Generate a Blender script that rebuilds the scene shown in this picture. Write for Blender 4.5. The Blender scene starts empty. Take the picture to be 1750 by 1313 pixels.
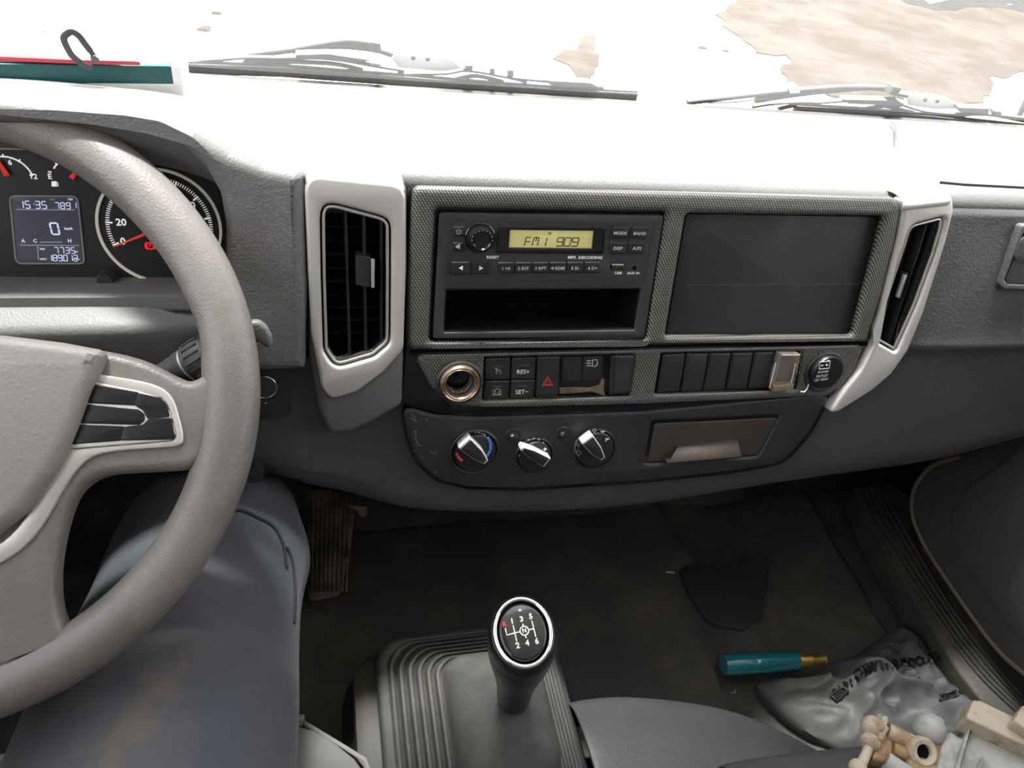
import bpy, bmesh, math, random
from math import sin, cos, pi, radians as R
from mathutils import Vector as V, Matrix, noise
random.seed(7)
SC = bpy.context.scene
COL = SC.collection

# ---------------------------------------------------------------- camera (1750 x 1313 frame, focal 1300 px)
FOC = 1300.0
LEAN = R(17)                                   # the fascia leans back by this much
yw, pt, rl = R(15.4), R(24.5), R(4.65)
Ry = Matrix(((cos(yw), 0, -sin(yw)), (0, 1, 0), (sin(yw), 0, cos(yw))))
Rx = Matrix(((1, 0, 0), (0, cos(pt), -sin(pt)), (0, sin(pt), cos(pt))))
Rz = Matrix(((cos(rl), -sin(rl), 0), (sin(rl), cos(rl), 0), (0, 0, 1)))
Bm = Matrix(((1, 0, 0), (0, -sin(LEAN), cos(LEAN)), (0, -cos(LEAN), -sin(LEAN))))
Wm = Rz @ Rx @ Ry @ Bm.transposed()            # world -> camera (right, down, forward)
CAM = V((-0.17790, -0.48764, 0.32738))
cam = bpy.data.cameras.new('camera')
cam.sensor_fit = 'HORIZONTAL'; cam.sensor_width = 36; cam.lens = FOC/1750*36; cam.clip_start = 0.01
cob = bpy.data.objects.new('camera', cam); COL.objects.link(cob)
cob.matrix_world = Matrix.Translation(CAM) @ Matrix((Wm[0], -Wm[1], -Wm[2])).transposed().to_4x4()
SC.camera = cob

# ---------------------------------------------------------------- sky, sun, exposure
SC.view_settings.view_transform = 'Standard'; SC.view_settings.look = 'None'
SC.view_settings.gamma = 1; SC.view_settings.use_curve_mapping = False
SC.view_settings.exposure = 0.0
wd = bpy.data.worlds.new('sky'); SC.world = wd; wd.use_nodes = True
nt = wd.node_tree; bg = nt.nodes['Background']
tc = nt.nodes.new('ShaderNodeTexCoord'); sp = nt.nodes.new('ShaderNodeSeparateXYZ'); rp = nt.nodes.new('ShaderNodeValToRGB')
nt.links.new(tc.outputs['Generated'], sp.inputs[0]); nt.links.new(sp.outputs[2], rp.inputs[0]); nt.links.new(rp.outputs[0], bg.inputs[0])
rp.color_ramp.elements[0].position = 0.0; rp.color_ramp.elements[0].color = (1.0, 0.95, 0.93, 1)
rp.color_ramp.elements[1].position = 0.7; rp.color_ramp.elements[1].color = (0.94, 0.93, 1.0, 1)
bg.inputs[1].default_value = 4.2
sl = bpy.data.lights.new('sun', 'SUN'); sl.energy = 36.0; sl.angle = R(14); sl.color = (1, 0.975, 0.94)
so = bpy.data.objects.new('sun', sl); COL.objects.link(so); so.location = (0, 0, 6)
so.rotation_euler = V((0.06, -0.215, -0.97)).to_track_quat('-Z', 'Y').to_euler()

# ---------------------------------------------------------------- geometry helpers
class Pl:
    """a plane in the world: origin o, axes a (across), b (up), n (towards the viewer)"""
    def __init__(s, o, a, b):
        s.o = V(o); s.a = V(a).normalized(); s.n = s.a.cross(V(b)).normalized(); s.b = s.n.cross(s.a).normalized()
    def pix(s, px, py, c=0.0):
        d = Wm.transposed() @ V((px-875, py-656.5, FOC)); p0 = s.o + s.n*c
        q = CAM + d*((p0-CAM).dot(s.n)/d.dot(s.n)) - s.o
        return (q.dot(s.a), q.dot(s.b))
    def w(s, x, y, c=0.0): return s.o + s.a*x + s.b*y + s.n*c
    def pw(s, px, py, c=0.0): return s.w(*s.pix(px, py, c), c)
F = Pl((0, 0, 0), (1, 0, 0), (0, sin(LEAN), cos(LEAN)))
def HZ(z): return Pl((0, 0, z), (1, 0, 0), (0, 1, 0))
WL = {}
def link(o, wloc, parent=None):
    COL.objects.link(o); WL[o.name] = V(wloc)
    if parent is not None:
        o.parent = parent; o.location = V(wloc) - WL[parent.name]
    else: o.location = wloc
    return o
def tag(o, label=None, cat=None, group=None, kind=None):
    for k, v in (('label', label), ('category', cat), ('group', group), ('kind', kind)):
        if v: o[k] = v
    return o
def thing(name, loc, label, cat, group=None):
    o = bpy.data.objects.new(name, None); o.empty_display_size = .02
    link(o, loc); return tag(o, label, cat, group)
def build(name, vs, fs, mat, parent=None, smooth=40, uv=None, sub=0, solid=0, bev=0):
    vs = [V(v) for v in vs]
    lo = V([min(v[i] for v in vs) for i in range(3)]); hi = V([max(v[i] for v in vs) for i in range(3)]); c = (lo+hi)/2
    me = bpy.data.meshes.new(name); me.from_pydata([v-c for v in vs], [], fs); me.validate()
    me.materials.append(mat)
    if uv:
        ul = me.uv_layers.new(name='UVMap')
        for l in me.loops: ul.data[l.index].uv = uv[l.vertex_index]
    bm = bmesh.new(); bm.from_mesh(me); bmesh.ops.recalc_face_normals(bm, faces=bm.faces); bm.to_mesh(me); bm.free()
    if smooth:
        for p in me.polygons: p.use_smooth = True
        if smooth < 180: me.set_sharp_from_angle(angle=R(smooth))
    o = bpy.data.objects.new(name, me); link(o, c, parent)
    if solid:
        m = o.modifiers.new('t', 'SOLIDIFY'); m.thickness = solid; m.offset = -1
    if bev:
        m = o.modifiers.new('b', 'BEVEL'); m.width = bev; m.segments = 2; m.limit_method = 'ANGLE'
    if sub:
        m = o.modifiers.new('s', 'SUBSURF'); m.levels = sub; m.render_levels = sub
    return o
def rnd(pts, r, seg=5):
    """round the corners of a polygon; r is one radius or one per corner"""
    if not r: return pts
    out = []; n = len(pts)
    for i in range(n):
        p = V(pts[i]).to_2d(); a = V(pts[i-1]).to_2d()-p; b = V(pts[(i+1) % n]).to_2d()-p
        ri = r[i] if isinstance(r, (list, tuple)) else r
        la, lb = a.length, b.length
        if ri <= 0 or la < 1e-7 or lb < 1e-7: out.append(tuple(p)); continue
        a /= la; b /= lb; ang = a.angle(b, pi)
        if ang > pi-0.12: out.append(tuple(p)); continue
        t = min(ri/math.tan(ang/2), la*.48, lb*.48)
        p1 = p+a*t; p2 = p+b*t
        for k in range(seg+1):
            u = k/seg; out.append(tuple(p1*(1-u)**2 + p*2*u*(1-u) + p2*u*u))
    return out
def smoothp(pts, n=6, closed=False):
    """Catmull-Rom through points of any dimension"""
    P = [V(p) for p in pts]; out = []; m = len(P)
    for i in range(m if closed else m-1):
        if closed: p0, p1, p2, p3 = P[i-1], P[i], P[(i+1) % m], P[(i+2) % m]
        else: p0, p1, p2, p3 = P[max(i-1, 0)], P[i], P[i+1], P[min(i+2, m-1)]
        for k in range(n):
            t = k/n; out.append(.5*((2*p1)+(p2-p0)*t+(2*p0-5*p1+4*p2-p3)*t*t+(3*p1-p0-3*p2+p3)*t**3))
    if not closed: out.append(P[-1].copy())
    return out
def plate(name, pl, outer, c0, c1, mat, parent=None, holes=(), bev=0.0008, r=0.0, hr=None, px=True, bseg=2, at=None, smooth=40):
    """solid plate with holes between offsets c0 and c1 of a plane; outline in photo pixels (px) or plane metres"""
    at = c1 if at is None else at
    def cv(ps): return [pl.pix(x, y, at) for x, y in ps] if px else list(ps)
    def dd(ps): return [p for i, p in enumerate(ps) if (V(p).to_2d()-V(ps[i-1]).to_2d()).length > 2e-5]
    raw = [(dd(cv(outer)), r)]+[(dd(cv(h)), r if hr is None else hr) for h in holes]
    def area(L): return abs(sum(L[i-1][0]*L[i][1]-L[i][0]*L[i-1][1] for i in range(len(L))))/2
    A = area(raw[0][0])-sum(area(h) for h, _ in raw[1:])
    bev = min(bev, (c1-c0)*.49); best = None
    for attempt in range(7):
        k = (1, .97, .88, .75, .6, .45, .25)[attempt]; b = bev*k
        loops = [dd(rnd(L, rr*k if isinstance(rr, (int, float)) else rr)) for L, rr in raw]
        cu = bpy.data.curves.new('c', 'CURVE'); cu.dimensions = '2D'; cu.fill_mode = 'BOTH'
        cu.extrude = (c1-c0)/2-b; cu.bevel_depth = b; cu.bevel_resolution = bseg; cu.offset = -b
        for L in loops:
            s = cu.splines.new('POLY'); s.points.add(len(L)-1)
            for i, q in enumerate(L): s.points[i].co = (q[0], q[1], 0, 1)
            s.use_cyclic_u = True
        tmp = bpy.data.objects.new('c', cu); me = tmp.to_mesh()
        fa = sum(p.area for p in me.polygons if abs(p.normal.z) > .99)
        per = sum((V(a).to_2d()-V(L[i-1]).to_2d()).length for L in loops for i, a in enumerate(L))
        want = max(0, A-per*b)*2
        if best is None or fa > best[0]*1.15:
            best = (fa, [v.co.copy() for v in me.vertices], [tuple(p.vertices) for p in me.polygons])
        tmp.to_mesh_clear(); bpy.data.objects.remove(tmp); bpy.data.curves.remove(cu)
        if fa > want*.8: break
    vs, fs = best[1:]
    key = {}; nv = []; mp = []
    for v in vs:
        k = (round(v.x, 6), round(v.y, 6), round(v.z, 6))
        if k not in key: key[k] = len(nv); nv.append(v)
        mp.append(key[k])
    fs = [f2 for f2 in ([mp[i] for i in f] for f in fs) if len(set(f2)) == len(f2)]
    if attempt: RETRY.append((name, attempt, round(fa/max(A*2, 1e-12), 2)))
    cm = (c0+c1)/2
    return build(name, [pl.w(v.x, v.y, cm+v.z) for v in nv], fs, mat, parent, smooth, uv=[(v.x, v.y) for v in nv])
RETRY = []
FONT = {}
def text_geo(s, size, align='CENTER', shear=0.0, wx=1.0, bold=0.0):
    cu = bpy.data.curves.new('t', 'FONT'); cu.body = s; cu.size = size; cu.align_x = align; cu.align_y = 'CENTER'
    cu.extrude = 0.00012; cu.resolution_u = 2; cu.shear = shear; cu.offset = bold*size
    tmp = bpy.data.objects.new('t', cu); me = tmp.to_mesh()
    r = ([V((v.co.x*wx, v.co.y, v.co.z)) for v in me.vertices], [tuple(p.vertices) for p in me.polygons])
    tmp.to_mesh_clear(); bpy.data.objects.remove(tmp); bpy.data.curves.remove(cu); return r
def text(name, s, pl, x, y, hpx, c, mat, parent, rot=0.0, align='CENTER', wx=1.0, bold=0.02, shear=0.0):
    """lettering whose capitals are hpx photo pixels tall, lying on a plane"""
    a0 = V(pl.pix(x, y, c)); h = (V(pl.pix(x, y-hpx, c))-a0).length
    vs, fs = text_geo(s, h/0.72, align, shear, wx, bold)
    cr, sr = cos(rot), sin(rot)
    return build(name, [pl.w(a0.x+v.x*cr-v.y*sr, a0.y+v.x*sr+v.y*cr, c+v.z) for v in vs], fs, mat, parent, 0)
def lines_geo(polys, w, th=0.00015):
    vs = []; fs = []
    for L in polys:
        P = [V(p).to_2d() for p in L]; n = len(P); base = len(vs)
        for i in range(n):
            t = (P[min(i+1, n-1)]-P[max(i-1, 0)])
            if t.length < 1e-9: t = V((1, 0))
            if (P[0]-P[-1]).length < 1e-9 and i in (0, n-1): t = P[1]-P[-2]
            t.normalize(); nn = V((-t.y, t.x))*w/2
            for q in (P[i]+nn, P[i]-nn):
                vs.append((q.x, q.y, th)); vs.append((q.x, q.y, -th))
        for i in range(n-1):
            a = base+4*i; b = a+4
            fs += [(a, a+2, b+2, b), (a+1, b+1, b+3, a+3), (a, b, b+1, a+1), (a+2, a+3, b+3, b+2)]
        e = base+4*(n-1); fs += [(base, base+1, base+3, base+2), (e, e+2, e+3, e+1)]
    return vs, fs
def lines(name, pl, polys, w, c, mat, parent, px=True, th=0.00015):
    P = [[pl.pix(x, y, c) for x, y in L] for L in polys] if px else polys
    vs, fs = lines_geo(P, w, th)
    return build(name, [pl.w(v[0], v[1], c+v[2]) for v in vs], fs, mat, parent, 0)
def arc(cx, cy, r, a0, a1, n=24, ry=None):
    ry = r if ry is None else ry
    return [(cx+r*cos(R(a0+(a1-a0)*i/n)), cy+ry*sin(R(a0+(a1-a0)*i/n))) for i in range(n+1)]
def circ(cx, cy, r, n=40): return [(cx+r*cos(2*pi*i/n), cy+r*sin(2*pi*i/n)) for i in range(n)]
def lathe(name, o, ax, prof, mat, parent=None, seg=32, sx=1.0, up=None, smooth=40):
    """prof: (radius, height) along axis ax"""
    ax = V(ax).normalized(); u = V(up) if up else (V((1, 0, 0)) if abs(ax.x) < .9 else V((0, 1, 0)))
    u = (u-ax*u.dot(ax)).normalized(); w = ax.cross(u); vs = []; fs = []; n = len(prof)
    for r, h in prof:
        for k in range(seg):
            t = 2*pi*k/seg; vs.append(V(o)+ax*h+u*(max(r, 1e-5)*cos(t)*sx)+w*(max(r, 1e-5)*sin(t)))
    for i in range(n-1):
        for k in range(seg): fs.append((i*seg+k, i*seg+(k+1) % seg, (i+1)*seg+(k+1) % seg, (i+1)*seg+k))
    if prof[0][0] > 1e-4 and prof[-1][0] > 1e-4:
        for k in range(seg): fs.append(((n-1)*seg+k, (n-1)*seg+(k+1) % seg, (k+1) % seg, k))
    else: fs.append(tuple(range(seg))); fs.append(tuple((n-1)*seg+k for k in range(seg)))
    return build(name, vs, fs, mat, parent, smooth)
def tube(name, pts, rad, mat, parent=None, seg=12, closed=False, flat=1.0, nrm=None, smooth=60, caps=True):
    P = [V(p) for p in pts]; n = len(P); vs = []; fs = []; pu = None
    for i in range(n):
        t = (P[(i+1) % n]-P[i-1]) if closed else (P[min(i+1, n-1)]-P[max(i-1, 0)])
        t.normalize()
        if nrm is not None: u = V(nrm)-t*V(nrm).dot(t)
        elif pu is None: u = t.orthogonal()
        else: u = pu-t*pu.dot(t)
        u.normalize(); pu = u; w = t.cross(u)
        r = rad[i] if isinstance(rad, (list, tuple)) else rad
        for k in range(seg):
            a = 2*pi*k/seg; vs.append(P[i]+u*(r*flat*cos(a))+w*(r*sin(a)))
    for i in range(n if closed else n-1):
        j = (i+1) % n
        for k in range(seg): fs.append((i*seg+k, i*seg+(k+1) % seg, j*seg+(k+1) % seg, j*seg+k))
    if not closed and caps: fs += [tuple(range(seg)), tuple((n-1)*seg+k for k in range(seg))]
    return build(name, vs, fs, mat, parent, smooth)
def loft(name, rows, mat, parent=None, sub=0, closed=False, solid=0, caps=False, smooth=60, uv=None):
    n = len(rows[0]); vs = [v for r in rows for v in r]; fs = []
    for i in range(len(rows)-1):
        for k in range(n if closed else n-1): fs.append((i*n+k, i*n+(k+1) % n, (i+1)*n+(k+1) % n, (i+1)*n+k))
    if caps: fs += [tuple(range(n)), tuple((len(rows)-1)*n+k for k in range(n))]
    return build(name, vs, fs, mat, parent, smooth, sub=sub, solid=solid, uv=uv)
def box(name, lo, hi, mat, parent=None, bev=0, rot=None):
    x0, y0, z0 = lo; x1, y1, z1 = hi
    vs = [V((x, y, z)) for x in (x0, x1) for y in (y0, y1) for z in (z0, z1)]
    if rot is not None:
        c = (V(lo)+V(hi))/2; vs = [rot @ (v-c)+c for v in vs]
    return build(name, vs, [(0, 1, 3, 2), (4, 6, 7, 5), (0, 4, 5, 1), (2, 3, 7, 6), (0, 2, 6, 4), (1, 5, 7, 3)], mat, parent, 30, bev=bev)
def interp(x, tab):
    if x <= tab[0][0]: return tab[0][1]
    for (a, b), (c, d) in zip(tab, tab[1:]):
        if x <= c:
            t = (x-a)/(c-a); return b+(d-b)*t
    return tab[-1][1]

# ---------------------------------------------------------------- materials
def lin(c): return tuple(((x/255+.055)/1.055)**2.4 if x > 10 else x/255/12.92 for x in c)
def mat(name, col, rough=.5, metal=0.0, bump=0.0, bscale=400, spec=.5, coat=0.0, trans=0.0, alpha=1.0,
        var=0.0, vscale=6, vcol=None, vlo=.45, vhi=.62, emis=0.0, rvar=0.0, sheen=0.0, ior=1.5, bdist=.001, voro=False):
    m = bpy.data.materials.new(name); m.use_nodes = True; nt = m.node_tree; b = nt.nodes['Principled BSDF']
    b.inputs['Base Color'].default_value = (*col, 1); b.inputs['Roughness'].default_value = rough
    b.inputs['Metallic'].default_value = metal; b.inputs['Specular IOR Level'].default_value = spec
    b.inputs['Coat Weight'].default_value = coat; b.inputs['Coat Roughness'].default_value = .06
    b.inputs['Transmission Weight'].default_value = trans; b.inputs['Alpha'].default_value = alpha; b.inputs['IOR'].default_value = ior
    b.inputs['Sheen Weight'].default_value = sheen
    if emis: b.inputs['Emission Color'].default_value = (*col, 1); b.inputs['Emission Strength'].default_value = emis
    tc = nt.nodes.new('ShaderNodeTexCoord'); ge = nt.nodes.new('ShaderNodeNewGeometry')
    if var or vcol is not None:
        n = nt.nodes.new('ShaderNodeTexNoise'); n.inputs['Scale'].default_value = vscale; n.inputs['Detail'].default_value = 8; n.inputs['Roughness'].default_value = .65
        nt.links.new(ge.outputs['Position'], n.inputs['Vector'])
        r = nt.nodes.new('ShaderNodeMapRange'); r.inputs[1].default_value = vlo; r.inputs[2].default_value = vhi; r.interpolation_type = 'SMOOTHSTEP'
        nt.links.new(n.outputs[0], r.inputs[0])
        mx = nt.nodes.new('ShaderNodeMix'); mx.data_type = 'RGBA'; nt.links.new(r.outputs[0], mx.inputs[0])
        mx.inputs[6].default_value = (*col, 1)
        mx.inputs[7].default_value = (*(vcol if vcol is not None else tuple(x*(1+var) for x in col)), 1)
        nt.links.new(mx.outputs[2], b.inputs['Base Color'])
        if rvar:
            mr = nt.nodes.new('ShaderNodeMapRange'); nt.links.new(r.outputs[0], mr.inputs[0])
            mr.inputs[3].default_value = rough; mr.inputs[4].default_value = min(1, rough+rvar); nt.links.new(mr.outputs[0], b.inputs['Roughness'])
    if bump:
        t = nt.nodes.new('ShaderNodeTexVoronoi' if voro else 'ShaderNodeTexNoise'); t.inputs['Scale'].default_value = bscale
        if not voro: t.inputs['Detail'].default_value = 3
        nt.links.new(ge.outputs['Position'], t.inputs['Vector'])
        bp = nt.nodes.new('ShaderNodeBump'); bp.inputs['Strength'].default_value = bump; bp.inputs['Distance'].default_value = bdist
        nt.links.new(t.outputs[0], bp.inputs['Height']); nt.links.new(bp.outputs[0], b.inputs['Normal'])
    return m
DASH = mat('grey_dash_plastic', (.135, .130, .130), .5, bump=.35, bscale=620, voro=True, bdist=.0005, var=.12, vscale=9)
DASHL = mat('dark_grey_lower_plastic', (.075, .072, .074), .55, bump=.4, bscale=420, voro=True, bdist=.0005, var=.2, vscale=7)
BLK = mat('matt_black_plastic', (.020, .020, .023), .45, var=.3, vscale=14)
BLK2 = mat('charcoal_panel_plastic', (.030, .030, .033), .5, bump=.2, bscale=900, bdist=.0003, vcol=(.05, .046, .042), vscale=16, vlo=.5, vhi=.75)
RAD = mat('radio_grey_plastic', (.042, .042, .047), .42, var=.2, vscale=12)
BTN = mat('radio_button_plastic', (.022, .022, .025), .38)
GLB = mat('gloss_black', (.008, .008, .010), .12, coat=.6)
HOLE = mat('deep_black', (.005, .005, .007), .8, spec=.08)
SIL = mat('silver_paint', (.56, .54, .53), .38, metal=.3, var=.1, vscale=5)
SILW = mat('satin_silver', (.62, .60, .57), .32, metal=.6)
CHR = mat('bright_chrome', (.85, .84, .82), .12, metal=1)
WRIM = mat('wheel_leather', (.150, .137, .131), .40, bump=.35, bscale=620, voro=True, bdist=.0005, var=.25, vscale=10, rvar=.1)
WPAD = mat('airbag_cover_plastic', (.23, .215, .205), .5, bump=.35, bscale=500, voro=True, bdist=.0005)
WHT = mat('white_print', (.75, .75, .75), .5, emis=.12)
GRYP = mat('worn_grey_print', (.30, .30, .30), .5)
RED = mat('red_print', (.65, .05, .05), .5, emis=.15)
LWH = mat('lit_white_marking', (.80, .80, .78), .5, emis=.55)
LRED = mat('lit_red_needle', (.55, .03, .02), .5, emis=.45)
LWARN = mat('red_warning_lamp', (.9, .01, .03), .5, emis=.8)
LORG = mat('orange_warning_lamp', (.9, .2, .03), .5, emis=.5)
LBLU = mat('blue_marking', (.05, .15, .5), .5, emis=.2)
LCDG = mat('yellow_green_display', lin((172, 166, 112)), .35, emis=.5)
LCDK = mat('display_dark_segment', (.035, .035, .02), .5)
LCDB = mat('blue_grey_display', (.050, .052, .070), .3, emis=.3)
LCDD = mat('pale_violet_digit', (.52, .54, .72), .5, emis=.75)
LCDF = mat('display_faint_line', (.22, .23, .30), .5, emis=.4)
CLF = mat('gauge_face_black', (.018, .018, .020), .4)
RBOOT = mat('grey_rubber', (.070, .068, .067), .7, spec=.3, bump=.2, bscale=300, bdist=.0006, vcol=(.10, .094, .088), vscale=9)
KNB = mat('satin_black_knob', (.014, .014, .018), .3)
FLR = mat('dirty_rubber_mat', (.052, .048, .045), .7, bump=.5, bscale=700, bdist=.0008, vcol=(.105, .092, .072), vscale=7, vlo=.42, vhi=.72)
FLR2 = mat('dusty_carpet', (.040, .037, .034), .9, bump=.8, bscale=500, bdist=.002, vcol=(.11, .10, .08), vscale=11, vlo=.45, vhi=.75)
SILL = mat('dusty_sill_plastic', (.040, .037, .031), .8, vcol=(.075, .066, .052), vscale=12)
DOORM = mat('door_dark_plastic', (.085, .083, .084), .65, bump=.3, bscale=500, bdist=.0005, vcol=(.10, .094, .086), vscale=4)
SEAL = mat('beige_seal', (.22, .18, .14), .6)
JEAN = mat('blue_grey_denim', (.044, .050, .064), .85, bump=.35, bscale=900, bdist=.0006, vcol=(.062, .066, .076), vscale=9, sheen=.2)
VIN = mat('black_vinyl', (.055, .055, .058), .4, bump=.3, bscale=500, bdist=.0006, var=.2, vscale=5)
SEATG = mat('light_grey_cloth', (.23, .22, .215), .85, bump=.4, bscale=900, bdist=.0006)
DIRT = mat('dried_tan_dirt', (.20, .155, .10), .9, bump=.6, bscale=300, vcol=(.10, .08, .055), vscale=60)
SHOE = mat('dark_shoe', (.03, .025, .02), .6)
ROOFM = mat('pale_headliner', (.50, .49, .47), .9)
CABM = mat('cab_inner_panel', (.11, .105, .10), .7)

def carbon():
    m = mat('carbon_weave_trim', (.03, .03, .03), .42, spec=.6); nt = m.node_tree; b = nt.nodes['Principled BSDF']
    uv = nt.nodes.new('ShaderNodeUVMap'); uv.uv_map = 'UVMap'
    sep = nt.nodes.new('ShaderNodeSeparateXYZ'); nt.links.new(uv.outputs[0], sep.inputs[0])
    def mth(op, a, bb, use=None):
        n = nt.nodes.new('ShaderNodeMath'); n.operation = op
        for i, x in enumerate((a, bb)):
            if x is None: continue
            if isinstance(x, (int, float)): n.inputs[i].default_value = x
            else: nt.links.new(x, n.inputs[i])
        return n.outputs[0]
    # rows of short slanted dashes, neighbouring rows shifted by half a step
    PX, PY = .0024, .0019
    row = mth('DIVIDE', sep.outputs[1], PY); ri = mth('FLOOR', row, None); rf = mth('FRACT', row, None)
    sh = mth('MULTIPLY', ri, .5); xs = mth('ADD', mth('DIVIDE', sep.outputs[0], PX), mth('ADD', sh, mth('MULTIPLY', rf, .45)))
    xf = mth('FRACT', xs, None)
    a = mth('ABSOLUTE', mth('SUBTRACT', xf, .5), None); c = mth('ABSOLUTE', mth('SUBTRACT', rf, .5), None)
    d = mth('MAXIMUM', mth('MULTIPLY', a, 1.25), c)
    s = nt.nodes.new('ShaderNodeMapRange'); s.inputs[1].default_value = .34; s.inputs[2].default_value = .44; s.inputs[3].default_value = 1; s.inputs[4].default_value = 0
    nt.links.new(d, s.inputs[0])
    mx = nt.nodes.new('ShaderNodeMix'); mx.data_type = 'RGBA'; nt.links.new(s.outputs[0], mx.inputs[0])
    mx.inputs[6].default_value = (.016, .015, .015, 1); mx.inputs[7].default_value = (.19, .18, .165, 1)
    nt.links.new(mx.outputs[2], b.inputs['Base Color'])
    bp = nt.nodes.new('ShaderNodeBump'); bp.inputs['Strength'].default_value = .5; bp.inputs['Distance'].default_value = .0006
    nt.links.new(s.outputs[0], bp.inputs['Height']); nt.links.new(bp.outputs[0], b.inputs['Normal'])
    return m
CARB = carbon()
def windowglass(name, haze):
    m = bpy.data.materials.new(name); m.use_nodes = True; nt = m.node_tree; nt.nodes.clear()
    out = nt.nodes.new('ShaderNodeOutputMaterial'); tr = nt.nodes.new('ShaderNodeBsdfTransparent'); gl = nt.nodes.new('ShaderNodeBsdfGlossy')
    tl = nt.nodes.new('ShaderNodeBsdfTranslucent'); tl.inputs[0].default_value = (.85, .84, .82, 1)
    gl.inputs['Roughness'].default_value = .02; tr.inputs[0].default_value = (.95, .97, .96, 1)
    fr = nt.nodes.new('ShaderNodeFresnel'); fr.inputs[0].default_value = 1.45
    m1 = nt.nodes.new('ShaderNodeMixShader'); m1.inputs[0].default_value = haze
    nt.links.new(tr.outputs[0], m1.inputs[1]); nt.links.new(tl.outputs[0], m1.inputs[2])
    m2 = nt.nodes.new('ShaderNodeMixShader'); ge = nt.nodes.new('ShaderNodeNewGeometry'); mu = nt.nodes.new('ShaderNodeMath'); mu.operation = 'MULTIPLY'; sb_ = nt.nodes.new('ShaderNodeMath'); sb_.operation = 'SUBTRACT'; sb_.inputs[0].default_value = 1.0; nt.links.new(ge.outputs['Backfacing'], sb_.inputs[1]); nt.links.new(fr.outputs[0], mu.inputs[0]); nt.links.new(sb_.outputs[0], mu.inputs[1]); nt.links.new(mu.outputs[0], m2.inputs[0]); nt.links.new(m1.outputs[0], m2.inputs[1]); nt.links.new(gl.outputs[0], m2.inputs[2])
    nt.links.new(m2.outputs[0], out.inputs[0]); return m
GLASS = windowglass('dusty_glare_windscreen', .03)  # dust film whose translucent share also puts veiling glare into the glass
GLS2 = windowglass('side_window_glass', .01)
# ---------------------------------------------------------------- setting: ground outside
GZ = -1.6
GND = mat('pale_dry_ground', (.42, .40, .37), .95, bump=.5, bscale=30, bdist=.01, vcol=(.36, .33, .30), vscale=3, vlo=.55, vhi=.7)
MUD = mat('brown_mud', (.030, .022, .0155), .9, spec=.05, bump=.8, bscale=25, bdist=.02, vcol=(.050, .043, .036), vscale=1.6, vlo=.38, vhi=.66)
MUDD = mat('wet_grey_mud', (.014, .014, .014), .9, spec=.05, bump=.5, bscale=20, bdist=.02, var=.4, vscale=4)
WAT = mat('puddle_water', (.05, .05, .05), .08, spec=.6)
box('ground', (-40, -12, GZ-.3), (45, 60, GZ), GND)['kind'] = 'structure'
G = HZ(GZ)
def ragged(pts, amp, n=5, seed=0):
    out = []; m = len(pts)
    for i in range(m):
        a = V(pts[i]).to_2d(); b = V(pts[(i+1) % m]).to_2d()
        for k in range(n):
            p = a.lerp(b, k/n); q = noise.noise_vector(V((p.x*2.1+seed, p.y*2.1, seed)))+noise.noise_vector(V((p.x*7+seed, p.y*7, 3)))*.5
            out.append((p.x+q.x*amp, p.y+q.y*amp))
    return out
def blotch(name, px, th, m, amp, n=5, seed=0, **kw):
    return plate(name, G, ragged([G.pix(*q, th) for q in px], amp, n, seed), -.01, th, m, None, px=False, bev=.001, **kw)
o = blotch('mud_patch', [(1224, 24), (1255, 55), (1275, 85), (1330, 92), (1345, 130), (1345, 150), (1420, 160), (1560, 172), (1690, 176), (1702, 150), (1690, 134), (1725, 130), (1760, 108), (1900, 70), (1900, -90), (1500, -60), (1330, -20), (1250, 5)], .012, MUD, .16, 6, 2)
tag(o, 'large brown mud patch on the pale ground behind the wiper of the passenger side', 'mud', kind='stuff')
o = blotch('mud_patch', [(992, 62), (1016, 57), (1014, 85), (1026, 92), (1022, 110), (1005, 135), (988, 138), (975, 112), (952, 100), (970, 86), (990, 86)], .012, MUD, .05, 4, 5)
tag(o, 'small tan mud blot alone on the pale ground between the two wipers', 'mud', kind='stuff')
o = blotch('wet_mud', [(1470, -60), (1530, -12), (1555, 8), (1600, 18), (1650, 15), (1700, 10), (1760, 22), (1850, 30), (1900, -60)], .016, MUDD, .12, 5, 9)
tag(o, 'dark grey wet mud around the puddle', 'mud', kind='stuff')
o = blotch('puddle', [(1562, -40), (1570, -6), (1590, 7), (1610, 3), (1640, -2), (1660, -30)], .020, WAT, .04, 4, 4)
tag(o, 'small bright puddle in the wet mud', 'puddle')
pb = []
for i, (x, y) in enumerate([(370, 24), (352, 48), (348, 52), (33, 62), (78, 60), (165, 74), (255, 86), (1200, 83), (1240, 88), (1725, 10), (1718, 12), (1742, 16)]):
    p = G.pw(x, y); r = .018+.012*random.random()
    o = lathe('pebble', p, (0, 0, 1), [(0, -.01), (r, -.005), (r*1.1, r*.3), (r*.7, r*.75), (0, r*.9)], MUD if i < 9 else GND, None, 8, sx=1.7, smooth=60)
    tag(o, ('small brown pebble lying loose on the pale ground' if i < 9 else 'small white pebble on the wet grey mud'), 'pebble', 'brown pebbles on the pale ground' if i < 9 else 'white pebbles on the wet mud')

# ---------------------------------------------------------------- setting: cab shell
def st(o, kind='structure'): o['kind'] = kind; return o
XL_, XR, YB, ZR = -.80, .92, -1.15, .95
st(box('ceiling', (XL_-.05, YB, ZR), (XR+.05, .20, ZR+.04), ROOFM))
st(box('wall_back', (XL_, YB-.04, -.6), (XR, YB, ZR), CABM))
FLZ = -.56
st(box('floor', (XL_, YB, FLZ-.04), (XR, .33, FLZ), FLR2))
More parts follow.
